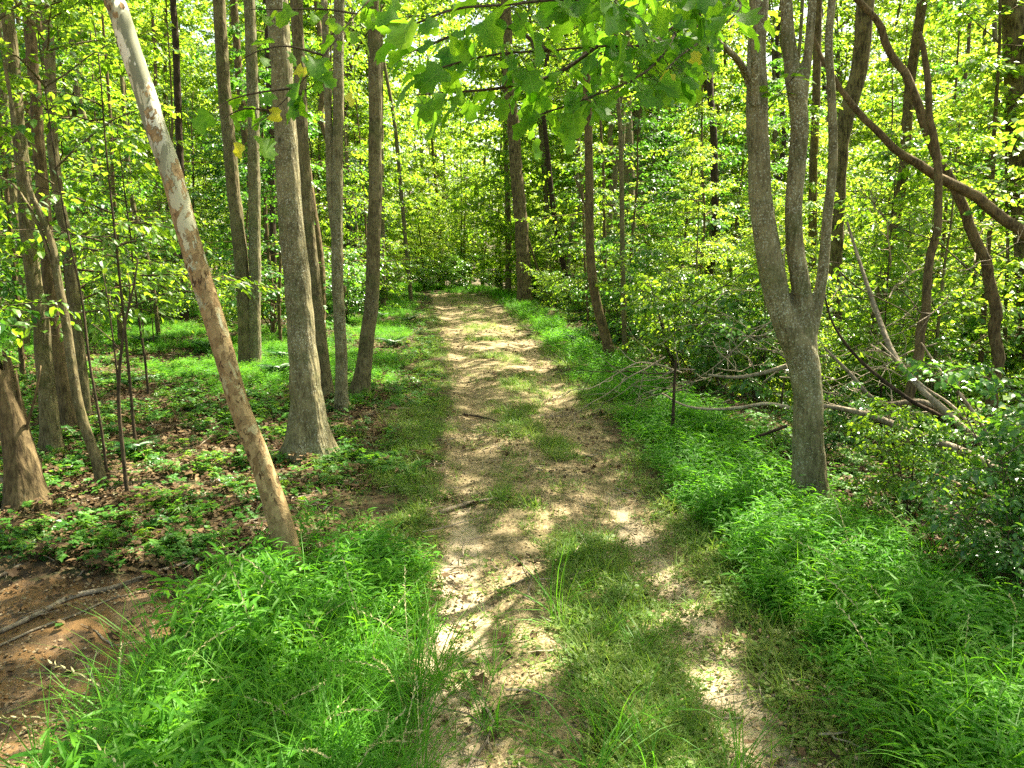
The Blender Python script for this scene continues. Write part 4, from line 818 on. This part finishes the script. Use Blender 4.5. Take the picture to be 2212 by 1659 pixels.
for i, (u, v, s, lab) in enumerate([(320, 748, 1.2, 'dark fern clump in the green clearing left of the leaning sycamore'), (598, 815, 1.1, 'dark fern just left of the thickest trunk'), (282, 842, .9, 'fern behind the thin forked sapling'),
        (290, 985, .75, 'broad dark plant at the foot of the thin forked sapling'), (820, 690, 1.2, 'fern behind the curved trunk by the track'), (845, 752, 1.1, 'glossy fern on the bank right of the curved trunk'), (610, 780, 1.0, 'fern tucked behind the thickest trunk'),
        (880, 700, 1.2, 'fern on the left shoulder of the track'), (1240, 745, 1.1, 'fern on the right shoulder of the track'), (500, 690, 1.3, 'far fern left of the touching pair of trunks'), (445, 760, 1.1, 'fern beside the upper leaning sycamore')]):
    p = G(u, v); o = thing('fern', lab, 'fern', tuple(p), i * 1.3); o.scale = (s,) * 3; link('fronds', FERN[i % 3], o)

# ------------------------------------------------------------------ fallen branches and sticks
def stick(name, label, pts, wid, bark, seed, ground=True, Y=None, group=None, lift=.0, sides=10, extra=()):
    lift += .01
    rng = np.random.default_rng(seed)
    if ground: W = np.array([G(u, v) for u, v in pts])
    else: W = np.array([P(u, v, y) for u, v, y in pts])
    rad = np.interp(np.linspace(0, 1, len(pts)), np.linspace(0, 1, len(wid)), wid) / 2 / F * W[:, 1]
    if ground: W[:, 2] += rad * .8 + lift
    org = W[0].copy(); mb = MB(); trunk_tube(mb, W - org, rad, rng, sides=sides, flare=0, knots=4, step=.03, rough=.1)
    for q, ww in extra:
        E = np.array([G(u, v) for u, v in q]) + [0, 0, .03] if ground else np.array([P(u, v, y) for u, v, y in q])
        rr = np.interp(np.linspace(0, 1, len(q)), np.linspace(0, 1, len(ww)), ww) / 2 / F * E[:, 1]; trunk_tube(mb, E - org, rr, rng, sides=7, flare=0, knots=0, step=.03, rough=.1)
    o = link(name, mb.mesh(name, M[bark], True)); o.location = org; return tag(o, label, 'fallen branch', group)
stick('fallen_branch', 'long pale fallen branch lying across the mud in the lower left', [(-40, 1392), (30, 1362), (90, 1332), (160, 1298), (250, 1278), (320, 1252), (400, 1224), (462, 1204)], [10, 11, 12, 12, 10, 9, 7], 'wood_dead', 41,
      extra=[([(250, 1280), (300, 1262), (380, 1250), (440, 1215)], [6, 4, 2])])
stick('fallen_stick', 'thinner stick lying parallel below the long pale branch', [(-20, 1412), (80, 1366), (160, 1338), (240, 1300), (330, 1282)], [6, 6, 4, 3], 'wood_dead', 42)
stick('fallen_stick', 'grey stick at the left edge above the mud', [(-20, 1262), (30, 1238), (60, 1216)], [9, 8, 5], 'wood_dead', 43)
stick('fallen_stick', 'thin grey stick on the leaf litter left of the leaning sycamore', [(500, 1132), (540, 1098), (578, 1070)], [6, 5, 3], 'wood_dead', 44)
stick('fallen_stick', 'curved grey stick lying across the left wheel rut', [(948, 1116), (985, 1103), (1020, 1092), (1060, 1086), (1100, 1078)], [11, 10, 8, 5], 'wood_dead', 45)
stick('fallen_stick', 'dark thin stick across the middle of the track', [(1000, 898), (1040, 905), (1082, 916)], [5, 5, 3], 'twig', 46)
stick('fallen_stick', 'pale stick on the ground right of the thickest trunk', [(722, 906), (760, 908), (800, 900), (832, 892)], [5, 5, 3], 'wood_dead', 47)
stick('fallen_stick', 'thin pale stick pointing at the track from the thickest trunk', [(850, 972), (890, 962), (930, 946)], [4, 4, 2], 'wood_pale', 48)
stick('fallen_stick', 'thin stick standing at a slant in the leaf litter', [(396, 1268), (420, 1238), (448, 1200), (470, 1190)], [4, 4, 3], 'wood_dead', 49)
stick('fallen_stick', 'stick across the lower left leaf litter', [(160, 1265), (190, 1228), (210, 1190)], [5, 4, 3], 'wood_dead', 50)
stick('fallen_branch', 'pale bare dead stem leaning over the snag at the left edge', [(72, 1118, 4.95), (50, 1082, 4.9), (20, 1048, 4.85), (-30, 1015, 4.8)], [10, 12, 12, 12], 'wood_dead', 51, False, extra=[([(72, 1118, 4.95), (45, 1040, 5.0), (20, 960, 5.0), (25, 860, 5.0)], [4, 4, 3])])
FB = 'dead branches fallen on the right bank'
for i, (pts, wd, bk, lab) in enumerate([
    ([(2330, 1105, 5.2), (2212, 1048, 5.3), (2100, 985, 5.5), (2000, 945, 5.7), (1900, 905, 5.9), (1830, 885, 6.0), (1740, 870, 6.1)], [24, 22, 19, 16, 12, 8], 'wood_dead', 'longest mossy fallen limb sweeping from the right edge to the forked tree'),
    ([(2230, 1010, 5.6), (2110, 950, 5.8), (2050, 895, 6.0), (1990, 840, 6.1), (1930, 765, 6.3), (1885, 650, 6.6), (1855, 560, 6.8), (1830, 480, 7)], [20, 17, 14, 12, 8, 5], 'wood_dead', 'lichened fallen limb curving up left behind the forked tree'),
    ([(2240, 1040, 5.9), (2140, 985, 6.0), (2040, 905, 6.1), (1960, 860, 6.2), (1860, 780, 6.4), (1800, 700, 6.5), (1775, 610, 6.6)], [13, 11, 9, 6, 3], 'bark_dark', 'dark fallen limb under the lichened one'),
    ([(2100, 940, 6.2), (2000, 870, 6.3), (1900, 870, 6.4), (1830, 800, 6.5), (1780, 750, 6.6)], [13, 12, 9, 4], 'wood_dead', 'mid fallen limb ending behind the trunk of the forked tree'),
    ([(2300, 1130, 5.0), (2212, 1098, 5.1), (2100, 1060, 5.2), (2000, 1020, 5.3), (1890, 1002, 5.4)], [14, 12, 10, 6], 'bark_brown', 'lowest brown fallen limb above the dark shrubs'),
    ([(2150, 960, 6.1), (2080, 860, 6.2), (2030, 800, 6.3), (1990, 740, 6.3)], [8, 7, 3], 'wood_pale', 'pale split branch rising from the fallen limbs'),
    ([(2140, 970, 5.9), (2060, 880, 6.0), (1990, 830, 6.1), (1900, 740, 6.2)], [7, 6, 3], 'wood_pale', 'pale thin branch lying along the lichened limb'),
    ([(1720, 885, 6.6), (1660, 872, 6.7), (1600, 880, 6.8), (1540, 884, 6.9), (1480, 876, 7.0), (1430, 850, 7.1)], [9, 8, 7, 5, 4], 'wood_pale', 'bleached curved branch lying left of the forked tree'),
    ([(1700, 790, 7.2), (1650, 805, 7.3), (1590, 815, 7.4), (1530, 810, 7.5)], [10, 9, 7, 5], 'wood_dead', 'straight grey branch above the bleached curved branch'),
    ([(1700, 920, 6.2), (1620, 950, 6.2), (1560, 980, 6.2), (1530, 1000, 6.2)], [7, 6, 4], 'bark_dark', 'dark branch slanting down left of the forked tree'),
    ([(2212, 1292, 3.75), (2150, 1288, 3.8), (2100, 1275, 3.9), (2060, 1262, 4.0)], [16, 13, 9, 6], 'wood_pale', 'bare pale branch end poking out at the lower right edge'),
    ]):
    stick('fallen_branch', lab, pts, wd, bk, 60 + i, False, group=FB)
# loose brush: thin bleached twigs, several shapes copied
TW = []
for i in range(5):
    r = np.random.default_rng(700 + i); mb = MB(); k = 7; L = 1.3; c = np.zeros((k, 3)); c[:, 0] = np.linspace(0, L, k); c[:, 1:] = np.cumsum(r.normal(0, .05, (k, 2)), 0)
    trunk_tube(mb, c, np.linspace(.008, .002, k), r, sides=6, flare=0, knots=0, step=.05)
    for j in range(6):
        q = c[r.integers(1, k - 1)]; a = r.uniform(.4, 1.1) * r.choice([-1, 1]); l = r.uniform(.2, .5); d = np.array([math.cos(a), math.sin(a) * .8, math.sin(a) * r.normal(0, .7)])
        e = q + np.outer(np.linspace(0, l, 4), d) + r.normal(0, .012, (4, 3)) * [[0], [1], [1], [1]]; trunk_tube(mb, e, np.linspace(.0045, .0012, 4), r, sides=5, flare=0, knots=0, step=.05)
    TW.append(mb.mesh('dead_twig', M[['wood_pale', 'wood_dead', 'wood_pale', 'twig', 'wood_dead'][i]], True))
for i in range(70):
    u = rg.uniform(1430, 1720) if i < 42 else rg.uniform(1760, 2150); v = rg.uniform(640, 920) if i < 42 else rg.uniform(560, 1000); y = rg.uniform(6.5, 9.5)
    p = P(u, v, y); o = link('dead_twig', TW[i % 5]); o.location = p; o.rotation_euler = (rg.uniform(0, 6), rg.normal(0, .5), rg.normal(.2 if i % 2 else 3.0, .5)); o.scale = (rg.uniform(.5, 1.1),) * 3
    tag(o, 'thin bleached dead twig tangled in the brush around the forked tree', 'twig', 'dead twigs in the brush by the forked tree')
# drift of dry debris beside the mud
for i in range(46):
    p = G(rg.normal(385, 30), rg.normal(1328, 17)); o = link('dry_stalk', TW[i % 3]); s = rg.uniform(.07, .2); o.location = p + np.array([0, 0, .02 + rg.uniform(0, .05)]); o.scale = (s, s, s * 1.4); o.rotation_euler = (rg.uniform(0, 6), rg.normal(0, .12), rg.normal(.5, .7))
    tag(o, 'dry bleached stalk in the heap of debris beside the mud', 'stalk', 'dry stalks heaped beside the mud')
for i, (u, v, c, L) in enumerate([(1695, 1522, 'litter', .05), (120, 1362, 'herb', .05), (200, 1462, 'yellow', .03), (118, 1670, 'yellow', .03), (60, 1590, 'straw', .03), (1200, 1290, 'yellow', .03), (980, 1365, 'litter', .05)]):
    p = G(u, v); mb = MB(); r = np.random.default_rng(i); add_leaves(mb, r, T_OVAL, np.zeros((1, 3)) + [[0, 0, .02]], np.array([[1, .2, .05]]), np.array([[.1, -.1, 1.]]), L); o = link('fallen_leaf', mb.mesh('fallen_leaf', M[c])); o.location = p; o.rotation_euler = (0, 0, i)
    tag(o, ['orange-brown fallen leaf in the right wheel rut', 'green fallen leaf on the mud below the long branch', 'small yellow leaf on the mud', 'yellow leaf at the lower edge of the mud', 'pale leaf on the mud at the left edge', 'small yellow leaf at the crown of the track', 'red-brown leaf in the left wheel rut'][i], 'leaf')
